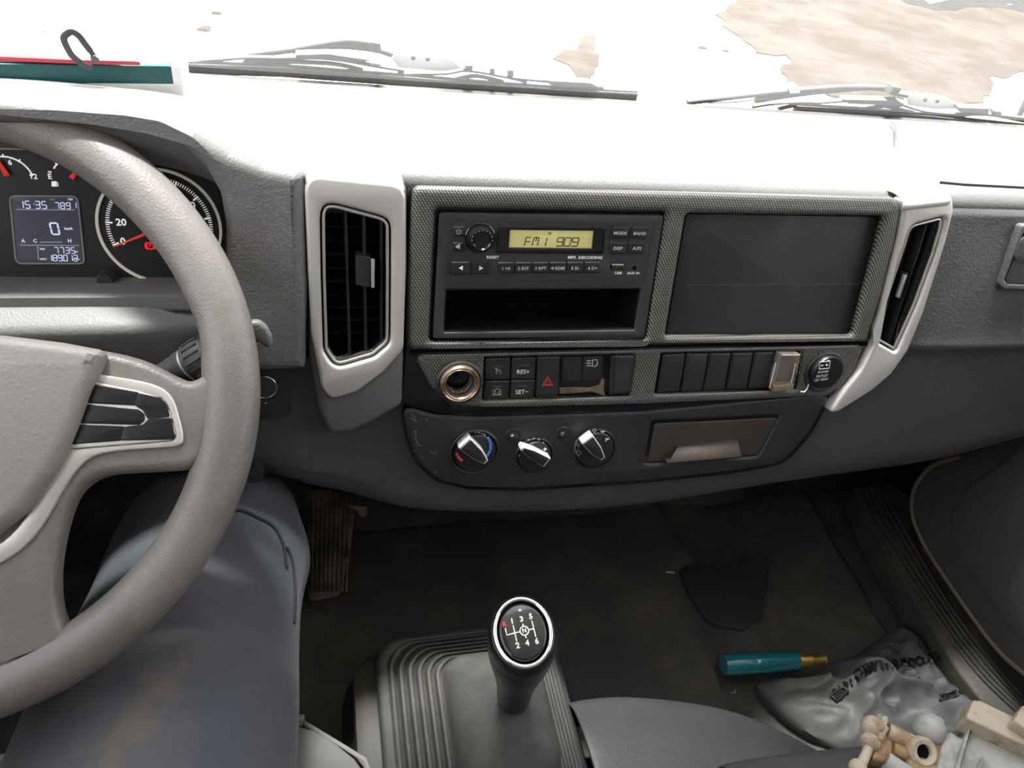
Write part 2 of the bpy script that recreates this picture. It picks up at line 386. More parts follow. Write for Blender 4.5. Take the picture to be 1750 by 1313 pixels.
# toe board and firewall
st(loft('wall_front', [[V((x, .20, FLZ)), V((x, .30, FLZ+.10)), V((x, .34, FLZ+.25)), V((x, .34, -.02)), V((x, .30, .020)), V((x, .262, .030)), V((x, .256, .046))] for x in (XL_, -.3, .2, XR)], FLR2, solid=.02))
# doors: lower panel and frame around an open window
def side(name, x0, x1):
    o = plate(name, Pl((x0, 0, 0), (0, 1, 0), (0, 0, 1)), [(YB, FLZ-.04), (.42, FLZ-.04), (.42, .08), (.30, .10), (.22, ZR), (YB, ZR)], 0, x1-x0, CABM, None,
              holes=[[(-.85, .16), (.19, .16), (.15, .82), (-.85, .82)]], px=False, bev=.004)
    return st(o)
side('wall_left', XL_-.05, XL_); side('wall_right', XR, XR+.05)
o = plate('window_1', Pl((XL_-.03, 0, 0), (0, 1, 0), (0, 0, 1)), [(-.86, .15), (.20, .15), (.16, .83), (-.86, .83)], 0, .004, GLS2, None, px=False, bev=.0005); st(o)
o = plate('window_2', Pl((XR+.02, 0, 0), (0, 1, 0), (0, 0, 1)), [(-.86, .15), (.20, .15), (.16, .83), (-.86, .83)], 0, .004, GLS2, None, px=False, bev=.0005); st(o)
# windscreen plane
GL = Pl((0, .247, .055), (1, 0, 0), (0, -.045, .89))
o = plate('window_3', GL, [(XL_, 0), (XR, 0), (XR, .895), (XL_, .895)], -.006, 0, GLASS, None, px=False, bev=.0005); st(o)

# floor mat, creases, stain, sill
FM = HZ(FLZ)
rows = []
for j in range(25):
    y = -.30+.50*j/24; row = []
    for i in range(49):
        x = -.28+.86*i/48
        z = FLZ+.006+.010*max(0, noise.noise(V((x*6, y*6, 1))))+.006*noise.noise(V((x*17, y*17, 4)))
        z += .016*math.exp(-((x-.30-.05*y)/.012)**2)                     # long crease
        z += .010*math.exp(-((x-.36+.04*sin(y*9))/.010)**2)
        z += .010*math.exp(-((y+.02+.25*(x-.4)-.02*sin(x*30))/.012)**2)*(x > .3)
        row.append(V((x, y, z)))
    rows.append(row)
o = loft('floor_mat', rows, FLR, sub=1, solid=.004)
tag(o, 'black dusty rubber floor mat creased under the dashboard', 'mat')
# front tongue of the mat running up the toe board
rows = []
for j in range(13):
    t = j/12; y = .19+.145*t**.9; z = FLZ+.012+.40*t**1.5
    rows.append([V((-.15+.62*i/24, y-.012-.006*noise.noise(V((i*.4, j*.4, 2))), z+.008*noise.noise(V((i*.35, j*.35, 7))))) for i in range(25)])
o = loft('carpet_flap', rows, FLR, sub=1, solid=.004)
tag(o, 'black rubber sheet covering the bulkhead below the centre of the dashboard', 'mat')
o = plate('oil_stain', HZ(FLZ+.020), [(1160, 972), (1190, 962), (1240, 972), (1262, 950), (1305, 945), (1312, 985), (1300, 1060), (1270, 1078), (1215, 1066), (1180, 1020)], -.004, .0, mat('oily_black', (.026, .025, .027), .6), None, r=.01, bev=.0005)
tag(o, 'darker oily stain on the black floor mat', 'stain')
# door sill with ribbed scuff plate
SL = HZ(-.505)
sl = thing('door_sill', SL.pw(1600, 1000), 'long dusty ribbed sill plate along the bottom of the passenger door', 'sill')
plate('base', SL, [(1458, 832), (1530, 826), (1565, 860), (1610, 960), (1700, 1100), (1790, 1200), (1800, 1260), (1700, 1225), (1640, 1150), (1560, 1020), (1490, 900)], -.05, 0, SILL, sl, r=.012, bev=.004)
for k in range(5):
    t = k/4*.6
    P = [(1472+t*60, 836), (1482+t*72, 870), (1520+t*72, 935), (1590+t*60, 1040), (1670+t*66, 1150), (1760+t*60, 1236)]
    tube('rib', [SL.pw(*q, .001) for q in smoothp(P, 5)], .0028, SILL, sl, 6)
# passenger door inner panel
DP = Pl((.655, 0, 0), (0, -1, 0), (0, 0, 1))
dr = thing('door_1', DP.pw(1680, 900), None, None); dr['kind'] = 'structure'
def dp(pts, off=0): return [DP.pix(x, y, off) for x, y in pts]
P = smoothp([(1640, 780), (1590, 798), (1562, 835), (1558, 880), (1580, 935), (1622, 1000), (1668, 1066), (1712, 1120), (1765, 1165)], 6)
P = [(q.x, q.y) for q in P]
pp = dp(P); 
plate('door_panel', DP, pp+[(1.0, pp[-1][1]-.02), (1.0, .12), (pp[0][0]-.06, .12), (pp[0][0]-.02, -.2)], -.20, 0, DOORM, dr, px=False, bev=.006)
tube('door_seal', [DP.w(*q, -.004) for q in dp(P)], .005, SEAL, dr, 8)
P2 = smoothp([(1700, 800), (1655, 830), (1628, 870), (1622, 905), (1640, 950), (1672, 1000), (1712, 1060), (1765, 1120)], 6)
p2 = dp([(q.x, q.y) for q in P2], .012)
plate('pocket_panel', DP, p2+[(.9, p2[-1][1]), (.9, -.12), (p2[0][0]+.02, -.12)], 0, .012, DOORM, dr, px=False, bev=.005)

# ---------------------------------------------------------------- dashboard shell
def hump(x):
    return interp(x, [(-.58, .075), (-.54, .088), (-.48, .108), (-.42, .112), (-.36, .112), (-.314, .109), (-.281, .105), (-.254, .098), (-.233, .086), (-.21, .078), (-.185, .074), (-.12, .072), (.3, .070), (.7, .068)])
def lipu(x):
    return interp(x, [(-.80, -.19), (-.30, -.175), (-.24, -.183), (-.20, -.200), (-.156, -.213), (-.114, -.236), (.011, -.250), (.128, -.252), (.27, -.236), (.47, -.222), (.585, -.196), (.72, -.17)])
db = thing('dashboard', F.w(-.04, -.05, -.05), 'full-width grey textured dashboard moulding under the windscreen', 'dashboard')
xs = [-.79, -.66, -.58, -.54, -.50, -.45, -.40, -.36, -.32, -.295, -.27, -.25, -.235, -.22, -.205, -.19, -.15, -.08, .0, .1, .2, .3, .36, .45, .55, .65, .75, .91]
rows = []
for x in xs:
    h = hump(x); d = h-.07; fr = .012 if x < -.187 else -.006
    rows.append([F.w(x, u, n) for u, n in ((.085, -.232), (.112, -.229), (.118, -.220), (.119+d*.15, -.165), (.103+d*.4, -.11), (.088+d*.75, -.055), (h+.007, -.018), (h+.001, fr-.004), (h-.008, fr), (h-.035, fr-.012 if x > -.187 else fr-.03))])
loft('top_pad', rows, DASH, db, sub=2, solid=.004)
# faces right of the driver's binnacle, down to the lower lip
def face(xa, tab):
    rows = []
    for x in xa:
        L = lipu(x); rows.append([F.w(x, u, n) for u, n in tab(x, L)])
    return rows
xs = [-.20, -.186, -.176, -.165, -.14, -.10, -.05, .0, .06, .12, .18, .24, .29, .31, .322, .335, .36, .42, .48, .54, .60, .66, .72, .91]
def ft(x, L):
    r = interp(x, [(.30, 0), (.42, 1)])       # the passenger side bulges more
    dp_ = interp(x, [(-.186, 0), (-.176, 1), (.318, 1), (.330, 0)]); dq = lambda n: n-(.075+n)*dp_*1.0
    return [(.066, -.012), (.060, -.008), (.055, dq(-.004-.004*(1-r))), (.050, dq(-.006)), (.0, dq(-.008+.006*r)), (-.060, dq(-.008+.008*r)), (-.066, dq(-.008+.009*r)), (-.072, -.008+.010*r), (-.078, -.009+.006*r), (-.086, -.010+.002*r), (-.13, -.010), (L*.5-.08, -.012), (L+.030, -.012), (L+.010, -.018), (L, -.032), (L-.012, -.06), (L-.02, -.12), (L-.02, -.22)]
loft('lower_face', face(xs, ft), DASHL, db, sub=2, solid=.004)
xs = [-.255, -.245, -.235, -.225, -.21, -.19]
def ft2(x, L): return [(-.05, -.012), (-.08, -.010), (-.12, -.008), (L+.035, -.010), (L+.012, -.016), (L, -.034), (L-.012, -.07), (L-.02, -.22)]
loft('knee_panel', face(xs, ft2), DASHL, db, sub=2, solid=.004)
xs = [-.79, -.7, -.6, -.5, -.42, -.36, -.30, -.27, -.255, -.245]
def ft3(x, L):
    c = interp(x, [(-.30, .030), (-.25, .012)]); 
    return [(-.010, -.045), (-.013, -.02), (-.0165, .012), (-.024, c-.010), (-.029, c-.002), (-.035, c), (-.045, c-.004), (-.09, c-.016), (-.13, -.008), (L+.02, -.012), (L, -.03), (L-.015, -.10), (L-.02, -.22)]
loft('column_shelf', face(xs, ft3), DASH, db, sub=2, solid=.004)
# binnacle frame with the arched opening round the gauges
hx = [-.79, -.66, -.58, -.54, -.48, -.42, -.36, -.314, -.281, -.254, -.233, -.21, -.19]
outer = [(x, hump(x)+.001) for x in hx]+[(-.186, .073), (-.1865, -.010), (-.190, -.072), (-.235, -.0735), (-.252, -.0735), (-.256, -.03), (-.262, -.022), (-.79, -.022)]
hole = [F.pix(x, y, .012) for x, y in [(386, 478), (385, 385), (376, 332), (352, 288), (318, 254), (270, 231), (215, 222), (100, 214), (0, 212)]]
hole = hole+[(-.42, .104), (-.46, .096), (-.486, .07), (-.494, .03), (-.49, -.012), (F.pix(386, 478, .012)[0]-.004, -.012)]
hole = [tuple(q) for q in hole]
plate('binnacle_frame', F, outer, -.035, .014, DASH, db, holes=[hole], px=False, bev=.009, bseg=5, r=.004, hr=.010)
# glove box lid line, latch recess
lines('lid_gap', F, [[(1606, 312), (1650, 316), (1750, 321), (1900, 326)]], .0022, .0, BLK, db)
bx = [(1748, 384), (1734, 420), (1708, 486), (1716, 494), (1860, 500), (1880, 388)]
plate('latch_surround', F, bx, -.01, .0022, DASH, db, holes=[[(1754, 389), (1738, 424), (1717, 478), (1722, 486), (1850, 491), (1870, 393)]], r=.004, bev=.001)
plate('latch_recess', F, [(1756, 391), (1740, 424), (1719, 478), (1724, 485), (1848, 490), (1868, 395)], -.012, .0004, DASHL, db, r=.003)
plate('latch_handle', F, [(1770, 391), (1745, 410), (1733, 438), (1738, 446), (1840, 450), (1850, 396)], .0, .003, DASHL, db, r=.004)
# speaker/cup panel seam on the right of the top
TP = Pl(F.w(0, .105, -.115), (1, 0, 0), F.w(0, .03, -.15)-F.w(0, 0, 0))
lines('seam', TP, [[(1522, 206), (1530, 216), (1532, 238)]], .002, .006, BLK2, db)

# ---------------------------------------------------------------- instrument cluster
CN = -.030
ic = thing('instrument_cluster', F.pw(190, 370, CN), 'dark instrument cluster with lit gauges and blue display behind the steering wheel', 'gauges')
cf = [F.pix(x, y, CN) for x, y in [(400, 500), (396, 300), (300, 190), (0, 160)]]
plate('face_plate', F, [(cf[0][0], -.030), (cf[1][0]+.002, .060), (-.25, .082), (-.275, .095), (-.47, .095), (-.51, .07), (-.52, -.030)], CN-.012, CN, CLF, ic, px=False, r=.01)
plate('lower_trim', F, [(-60, 483), (330, 487), (392, 486), (392, 520), (-60, 520)], CN, CN+.010, BLK2, ic, bev=.003)
lines('trim_edge', F, [[(-60, 483), (120, 484), (337, 487)]], .0012, CN+.0102, mat('dim_trim_edge', (.12, .11, .09), .4), ic)
lines('upper_edge', F, [[(-60, 254), (73, 255)]], .001, CN+.0005, LCDF, ic)
# speedometer
def cpt(x, y, c=CN): return F.pix(x, y, c)
sc_ = cpt(274, 388); sr = (V(cpt(167, 386))-V(sc_)).length
lines('speed_bezel', F, [arc(*sc_, sr, 0, 360, 72)], .0018, CN+.0012, mat('bezel_cream', (.55, .52, .44), .4, emis=.25), ic, px=False, th=.001)
def ray_(c, r0, r1, a): return [(c[0]+r0*cos(R(a)), c[1]+r0*sin(R(a))) for r0 in (r0, r1)]
A0, STEP = 202.5, 1.36
tk = []; tM = []
for k in range(0, 164, 2):
    a = A0-k*STEP
    (tM if k % 20 == 0 else tk).append(ray_(sc_, sr*(.76 if k % 20 == 0 else .81), sr*.87, a))
lines('minor_tick', F, tk, .00055, CN+.0004, LWH, ic, px=False)['kind'] = 'stuff'
lines('major_tick', F, tM, .0011, CN+.0005, LWH, ic, px=False)['kind'] = 'stuff'
for s, x, y in (('0', 210, 413), ('20', 207, 380.5), ('40', 217, 349)): text('gauge_number', s, F, x, y, 12, CN+.0005, LWH, ic)
for k in (60, 80, 100, 120):
    a = R(A0-k*STEP); vs, fs = text_geo(str(k), .0085)
    build('gauge_number', [F.w(sc_[0]+sr*.6*cos(a)+v.x, sc_[1]+sr*.6*sin(a)+v.y, CN+.0005+v.z) for v in vs], fs, LWH, ic, 0)
n1 = cpt(196, 420); d = (V(n1)-V(sc_)).normalized(); q = V((-d.y, d.x))
plate('speed_needle', F, [tuple(V(n1)+q*.0003), tuple(V(n1)-q*.0003), tuple(V(sc_)-q*.0016-d*.01), tuple(V(sc_)+q*.0016-d*.01)], CN+.003, CN+.0042, LRED, ic, px=False, bev=.0002)
lathe('needle_hub', F.w(*sc_, CN), F.n, [(.0, 0), (.008, 0), (.008, .004), (.006, .0055), (0, .006)], BLK, ic)
pk = cpt(257, 420)
lines('parking_brake_lamp', F, [arc(*pk, .0024, 0, 360, 20), arc(*pk, .0034, 130, 230, 10), arc(*pk, .0034, -50, 50, 10)], .0007, CN+.0006, LWARN, ic, px=False)
text('parking_brake_letter', 'P', F, 257, 420, 5, CN+.0006, LWARN, ic)
plate('engine_lamp', F, [(272, 424), (276, 420), (283, 421), (284, 428), (279, 432), (273, 430)], CN, CN+.0005, LORG, ic, bev=.0001, r=.0006)
# small gauges
fc = cpt(125, 305); fr_ = (V(cpt(119, 273))-V(fc)).length
lines('fuel_arc', F, [arc(*fc, fr_, 150, 98, 14), arc(*fc, fr_, 42, 8, 12)], .0010, CN+.0005, LWH, ic, px=False)
lines('fuel_tick', F, [ray_(fc, fr_, fr_*1.12, 132), ray_(fc, fr_*.88, fr_*1.05, 22), ray_(fc, fr_*.9, fr_*1.05, 12)], .0009, CN+.0005, LWH, ic, px=False)
text('fuel_letter', 'E', F, 85, 302, 9, CN+.0005, LWH, ic); text('fuel_letter', 'F', F, 160, 303, 9, CN+.0005, LWH, ic)
lines('fuel_letter_bar', F, [[(82, 293.5), (88, 294.5)]], .0009, CN+.0005, LWH, ic)
plate('fuel_pump_icon', F, [(88, 310), (96, 310), (97, 319), (88, 319)], CN, CN+.0005, LWH, ic, bev=.0001, r=.0004)
lines('fuel_hose_icon', F, [[(97, 311), (99, 314), (99, 318), (97, 318)]], .0005, CN+.0005, LWH, ic)
def needle(tip, tail, w):
    a, b = V(cpt(*tip)), V(cpt(*tail)); d = (a-b).normalized(); q = V((-d.y, d.x))
    plate('needle', F, [tuple(a+q*w*.4), tuple(a-q*w*.4), tuple(b-q*w-d*.001), tuple(b+q*w-d*.001)], CN+.002, CN+.003, LRED, ic, px=False, bev=.0002)
needle((137, 284), (125, 302), .0016); needle((-2, 272), (13, 297), .0018)
ac = cpt(14, 309); ar = (V(cpt(17, 269))-V(ac)).length
lines('air_arc', F, [arc(*ac, ar, 108, 14, 24)], .0010, CN+.0005, LWH, ic, px=False)
lines('air_tick', F, [ray_(ac, ar, ar*1.1, 90), ray_(ac, ar*.96, ar*1.1, 56), ray_(ac, ar*.9, ar*1.08, 17)], .0009, CN+.0005, LWH, ic, px=False)
text('air_number', '6', F, 17, 278, 9, CN+.0005, LWH, ic); text('air_number', '12', F, 57, 302, 9, CN+.0005, LWH, ic)
# trip display
P = [(17, 334.5), (133, 335), (145, 450), (28, 450)]
dsp = plate('trip_display', F, P, CN-.002, CN+.0005, LCDB, ic, r=.004, bev=.0003)
P4 = [cpt(*p) for p in P]; rp_ = rnd(P4, .004)
lines('display_rim', F, [rp_+[rp_[0]]], .0010, CN+.0009, mat('dim_rim', (.20, .20, .18), .4, emis=.15), dsp, px=False)
SEG = {'0': 'abcdef', '1': 'bc', '2': 'abged', '3': 'abgcd', '4': 'fgbc', '5': 'afgcd', '6': 'afgedc', '7': 'abc', '8': 'abcdefg', '9': 'abcdfg', 'F': 'aefg', 'M': 'efbcam', ' ': '', ':': ':', '-': 'g'}
def seg7(name, s, x, y, hpx, c, m, parent, wr=.55, gap=.28, th=.12, shear=.06, pos=None):
    x = pos[0] if pos else x; o = V(F.pix(x, y, c)); h = (V(F.pix(x, y-hpx, c))-o).length; w = h*wr; L = []; cx = 0
    for i, ch in enumerate(s):
        if pos: cx = F.pix(pos[i], y, c)[0]-o.x-w/2
        a = h/2; e = h*.03
        S = {'a': ((e, a), (w-e, a)), 'b': ((w, a-e), (w, e)), 'c': ((w, -e), (w, -a+e)), 'd': ((e, -a), (w-e, -a)), 'e': ((0, -e), (0, -a+e)), 'f': ((0, a-e), (0, e)), 'g': ((e, 0), (w-e, 0)), 'm': ((w/2, a), (w/2, e)), ':': ((w*.5, a*.4), (w*.5, a*.15))}
        for k in SEG[ch]: L.append([(o.x+cx+p[0]+shear*p[1], o.y+p[1]) for p in S[k]])
        cx += w+h*gap if ch not in ':' else w*.8
    return lines(name, F, L, h*th, c, m, parent, px=False)
c_ = CN+.0008
seg7('clock_digits', '15:35', 32, 349.6, 12, c_, LCDD, dsp); seg7('economy_digits', '789', 94, 351.5, 10.5, c_, LCDD, dsp); seg7('gear_digit', '1', 124, 351, 10, c_, LCDD, dsp)
seg7('speed_digit', '0', 87, 391, 19, c_, LCDD, dsp, wr=.6, th=.14, shear=-.05); seg7('trip_digits', '7735', 93, 428, 10, c_, LCDD, dsp); seg7('odometer_digits', '189012', 82, 441, 10, c_, LCDD, dsp, gap=.22)
text('unit_text', 'km/h', F, 117, 391, 4.5, c_, LCDD, dsp); text('unit_text', 'km', F, 130, 430, 3.2, c_, LCDD, dsp); text('unit_text', 'km', F, 133, 443, 3.2, c_, LCDD, dsp)
text('scale_letter', 'C', F, 60, 412, 6, c_, LCDD, dsp); text('scale_letter', 'H', F, 119, 412, 6, c_, LCDD, dsp); text('scale_letter', 'A', F, 39.6, 412, 6, c_, LCDD, dsp)
lines('display_line', F, [[(28, 358), (128, 359)], [(34, 419), (135, 420)], [(64, 421), (66, 445)], [(68, 414), (106, 414)]], .0007, c_, LCDF, dsp)
text('small_caption', 'km/L', F, 90, 341, 3, c_, LCDF, dsp); text('small_caption', 'TRIP', F, 120, 341, 3, c_, LCDD, dsp); text('small_caption', 'TRIP', F, 72, 426, 3, c_, LCDD, dsp); text('small_caption', 'ODO', F, 74, 443, 3, c_, LCDD, dsp)
lathe('reset_knob', F.pw(187, 472, CN), F.n, [(0, 0), (.0062, 0), (.0062, .012), (.005, .014), (0, .014)], BLK, ic)

# ---------------------------------------------------------------- start button panel and levers
ip = thing('start_button_panel', F.pw(465, 670), 'small black panel with ring button at the right of the steering column', 'panel')
plate('base', F, [(400, 628), (485, 627), (495, 640), (498, 700), (494, 713), (450, 718), (400, 719)], -.010, .0012, BLK, ip, r=.004)
lathe('start_button', F.pw(452, 659, .001), F.n, [(0, 0), (.0085, 0), (.0085, .003), (0, .0034)], BLK2, ip)
tube('button_ring', [F.w(F.pix(452, 659)[0]+.0092*cos(t*pi/16), F.pix(452, 659)[1]+.0092*sin(t*pi/16), .0035) for t in range(32)], .0006, CHR, ip, 8, closed=True)
lathe('small_button', F.pw(456, 690, .001), F.n, [(0, 0), (.006, 0), (.0055, .004), (0, .0048)], BLK, ip)
lathe('button_lamp', F.pw(454, 689, .0055), F.n, [(0, 0), (.0004, 0), (.0004, .0003), (0, .0003)], LWH, ip, 8)
kc = tag(lathe('adjuster_knob', F.pw(436, 792, -.02), F.n, [(0, 0), (.008, 0), (.009, .012), (.007, .02), (0, .021)], BLK, None), 'small black adjuster knob under the start button panel', 'knob')
# wiper stalk
A = F.pw(255, 668, .040); B_ = F.pw(372, 596, .052)
ws = thing('wiper_stalk', A, 'black column stalk with white symbols poking out above the wheel spoke', 'stalk')
D_ = (B_-A); Ls = D_.length; D_.normalize()
lathe('stem', A, D_, [(0, 0), (.0115, 0), (.0125, Ls*.50), (0, Ls*.5)], BLK2, ws, 28)
lathe('ring', A, D_, [(0, Ls*.62), (.0132, Ls*.62), (.0134, Ls*.652), (0, Ls*.655)], SILW, ws, 28)
prof = [(0, Ls*.655), (.0145, Ls*.66), (.0150, Ls*.80), (.0145, Ls*.95), (.012, Ls), (0, Ls)]
lathe('collar', A, D_, [(0, Ls*.5), (.0128, Ls*.5), (.0134, Ls*.62), (0, Ls*.62)], BLK2, ws, 28)
kn = lathe('rotary_tip', A, D_, prof, BLK2, ws, 28)
sd = D_.cross(F.n).normalized(); tn = sd.cross(D_)
if tn.dot(F.n) < 0: tn = -tn
for k in range(9):
    t = R(-80+20*k); dd = tn*cos(t)+sd*sin(t)
    tube('grip_rib', [A+D_*(Ls*.72)+dd*.0152, A+D_*(Ls*.92)+dd*.0150], .0008, BLK2, kn, 6)
SPn = Pl(A+tn*.0129, D_, tn.cross(D_)); 
if SPn.n.dot(F.n) < 0: SPn = Pl(A+tn*.0129, D_, D_.cross(tn)*-1)
lines('stalk_symbol', SPn, [arc(Ls*.45, .003, .0026, 0, 360, 14), [(Ls*.45-.002, .003), (Ls*.45+.002, .003)], [(Ls*.45, .001), (Ls*.45, .005)]], .0005, .0008, WHT, ws, px=False)
lines('stalk_symbol', SPn, [[(Ls*.47, -.007), (Ls*.53, -.002)], [(Ls*.50, -.008), (Ls*.56, -.004)], [(Ls*.49, -.003), (Ls*.51, -.008)]], .0005, .0001, WHT, ws, px=False)
vs, fs = text_geo('OFF', .0052)
build('stalk_word', [SPn.w(Ls*.36+v.y*.0-v.x*.0+v.x, -.002+v.y, .0006+v.z) for v in vs], fs, WHT, ws, 0)
lv = thing('column_lever', F.pw(450, 575, .03), 'rounded grey paddle lever showing past the outer edge of the wheel rim', 'lever')
plate('paddle', F, [(425, 550), (443, 550), (456, 560), (464, 575), (467, 590), (458, 597), (446, 590), (425, 572)], .028, .036, DASH, lv, r=.006, bev=.003)
plate('arm', F, [(350, 570), (440, 562), (450, 585), (350, 600)], .020, .029, BLK, lv, r=.003, bev=.002)
# ---------------------------------------------------------------- centre fascia
cfz = thing('centre_fascia', F.pw(1100, 600), 'dark woven-pattern centre fascia framing the radio, storage lid and switch row', 'fascia')
plate('gloss_base', F, [(703, 326), (1530, 350), (1542, 364), (1538, 420), (1498, 590), (1462, 650), (1425, 676), (1100, 702), (820, 711), (750, 707), (686, 691), (693, 600), (696, 450)], -.012, .0005, GLB, cfz,
      holes=[circ(783, 648, 21, 24), [(748, 361), (1137, 366), (1103, 581), (737, 583)], [(1172, 364), (1515, 369), (1460, 577), (1136, 578)]], r=.006, hr=.002, bev=.001)
RO = [(744, 357), (1140, 363), (1106, 584), (733, 587)]; CU = [(1174, 366), (1513, 371), (1459, 575), (1138, 576)]
plate('weave_frame', F, [(706, 319), (1100, 328), (1530, 338), (1542, 356), (1534, 405), (1507, 510), (1484, 586), (1100, 591), (699, 599), (700, 500), (702, 400)], -.002, .0075, CARB, cfz, holes=[RO, CU], r=.006, hr=.004, bev=.0045, bseg=4)
swh = [[(828, 611), (1087, 606), (1077, 678), (824, 686)], [(1131, 604), (1372, 601), (1362, 667), (1119, 675)]]
plate('switch_bar', F, [(706, 607), (1100, 598), (1478, 590), (1462, 632), (1440, 662), (1408, 678), (1100, 692), (830, 698), (770, 692), (737, 662)], -.002, .0055, CARB, cfz, holes=swh+[circ(783, 648, 21, 24)], r=.008, hr=.002, bev=.003, bseg=3)
lines('groove', F, [[(700, 603), (1100, 595), (1482, 588)]], .0035, .0012, HOLE, cfz, th=.0006)
# storage lid
lid = thing('storage_lid', F.pw(1320, 470, -.004), 'flat black storage compartment lid beside the radio', 'lid')
plate('lid_plate', F, [(1173, 365), (1514, 370), (1460, 576), (1137, 577)], -.018, -.003, BLK2, lid, r=.003, bev=.001)
lines('groove', F, [[(1172, 487), (1474, 486)]], .0010, -.0029, mat('lid_groove', (.07, .062, .045), .5), lid)
dots = []
for j in range(3):
    for i in range(5 - (j % 2 == 0)):
        dots.append([(1330+i*7+(3.5 if j % 2 == 0 else 0), 397+j*5), (1333+i*7+(3.5 if j % 2 == 0 else 0), 397.2+j*5)])
lines('grip_dots', F, dots, .0007, -.0028, mat('lid_dot', (.09, .09, .09), .4), lid)

# ---------------------------------------------------------------- radio
rd = thing('radio', F.pw(938, 470), 'dark grey double-height radio with yellow-green display and open slot below', 'radio')
RN = .005
slot = [(761, 494.5), (1096, 493), (1084, 564.5), (758, 568.5)]
scrh = [(872, 393.5), (1015, 395), (1012, 425), (870, 423.5)]
plate('faceplate', F, [(751, 364), (1135, 368.5), (1102, 577), (740, 579.5)], -.010, RN, RAD, rd, holes=[slot, scrh], r=.003, hr=.0015, bev=.0012)
lines('rim_line', F, [[(768, 377), (1118, 382), (1102, 482), (764, 480), (768, 377)]], .0007, RN+.0001, BLK2, rd)
# slot: back and walls
sl4 = [F.pix(*q, RN) for q in slot]
bk = [(x*.985+.001, y) for x, y in sl4]
plate('slot_back', F, sl4, -.055, -.050, HOLE, rd, px=False, bev=.0002)
for i in range(4):
    a, b = sl4[i], sl4[(i+1) % 4]; d = (V(b)-V(a)).normalized(); q = V((d.y, -d.x))*-.0012
    plate('slot_wall', F, [a, b, tuple(V(b)-q), tuple(V(a)-q)], -.052, RN-.0015, GLB, rd, px=False, bev=.0002)
plate('display_surround', F, [(852, 386), (1035, 388), (1031, 434.5), (848, 432.5)], RN-.001, RN+.0013, GLB, rd, holes=[scrh], r=.002, hr=.0006, bev=.0007)
sc2 = plate('display', F, [(872, 393), (1016, 394.5), (1012, 425), (870, 423.5)], RN-.004, RN-.0005, LCDG, rd, bev=.0002)
seg7('display_letters', 'FM1', 0, 413, 14.5, RN-.0003, LCDK, sc2, wr=.62, th=.11, shear=.16, pos=[902, 915.5, 929])
seg7('display_digits', '909', 0, 413.5, 14.5, RN-.0003, LCDK, sc2, wr=.75, th=.11, shear=.16, pos=[957, 970, 983])
text('stereo_mark', 'ST', F, 940, 399.5, 3.6, RN-.0003, LCDK, sc2, bold=.04, wx=1.2)
def button(par, name, cx, cy, w, h, c, th=.0016, m=BTN, r=.0012, label=None, tpx=5, tm=WHT, skew=0, bold=.02, wx=1.15, pl=F, dome=.0008):
    P = [(cx-w/2, cy-h/2), (cx+w/2, cy-h/2), (cx+w/2-skew, cy+h/2), (cx-w/2-skew, cy+h/2)]
    b = plate(name, pl, P, c-.001, c+th, m, par, r=r, bev=dome)
    if label: text('lettering', label, pl, cx-skew/2, cy+1, tpx, c+th+.0001, tm, b, bold=bold, wx=wx)
    return b
GRY = mat('soft_grey_print', (.42, .42, .42), .5, emis=.02)
for s, x, y in (('MODE', 1061, 398), ('BAND', 1094.5, 398.5), ('DISP', 1057, 424), ('A.PS', 1090, 424)):
    button(rd, 'function_button', x, y, 27, 20, RN, label=s, tpx=5.2, tm=GRY, skew=2)
pb_ = button(rd, 'power_button', 784, 396, 20, 17, RN); lines('power_icon', F, [arc(*F.pix(784, 396, RN+.0017), .0017, 125, 415, 18), [F.pix(784, 395.5, RN+.0017), F.pix(784, 391, RN+.0017)]], .0004, RN+.0017, GRY, pb_, px=False)
mb_ = button(rd, 'mute_button', 783, 422, 19, 15, RN); plate('mute_icon', F, [(779, 420), (782, 420), (786, 416.5), (786, 427), (782, 424), (779, 424)], RN+.0012, RN+.0018, GRY, mb_, bev=.0001)
kx = F.pix(822, 409, RN+.004)
kb = lathe('volume_knob', F.w(*kx, RN), F.n, [(0, 0), (.0108, 0), (.0108, .001), (.0096, .0012), (.0096, .007), (.0088, .0085), (.0070, .0088), (.0062, .0078), (0, .0074)], GLB, rd, 40)
for k in range(13):
    a = R(-20+k*22); lines('knob_mark', F, [[(kx[0]+.0074*cos(a), kx[1]+.0074*sin(a)), (kx[0]+.0086*cos(a), kx[1]+.0086*sin(a))]], .0009, RN+.0089, CHR, kb, px=False) if 1 <= k <= 9 else None
lathe('knob_well', F.w(*kx, RN), F.n, [(0, -.001), (.0118, -.001), (.0118, .0006), (.0112, .0010), (.0108, .0004), (0, .0002)], GLB, rd, 40)
text('lettering', 'RESET', F, 842, 440, 4.4, RN+.0001, WHT, rd, wx=1.3); text('lettering', 'MP3  DECODING', F, 1000, 440.5, 4.6, RN+.0001, WHT, rd, wx=1.25, bold=.03)
for x, tri in ((788, -1), (822, 1)):
    b = button(rd, 'seek_button', x, 458.5, 33, 21, RN)
    plate('arrow_icon', F, [(x-3*tri, 454.5), (x+4*tri, 458.6), (x-3*tri, 462.5)], RN+.0012, RN+.0018, WHT, b, bev=.0001)
for i, s in enumerate(('1 >II', '2 INT', '3 RPT', '4 RDM', '5 D-', '6 D+')):
    button(rd, 'preset_button', 864.5+i*29.7, 458.3-i*.1, 27.5, 19, RN, label=s, tpx=5, tm=GRY)
usb = plate('usb_socket', F, [(1044.5, 450), (1068, 450.5), (1066, 461), (1043.5, 460.5)], RN-.001, RN+.0006, HOLE, rd, r=.0006, bev=.0002)
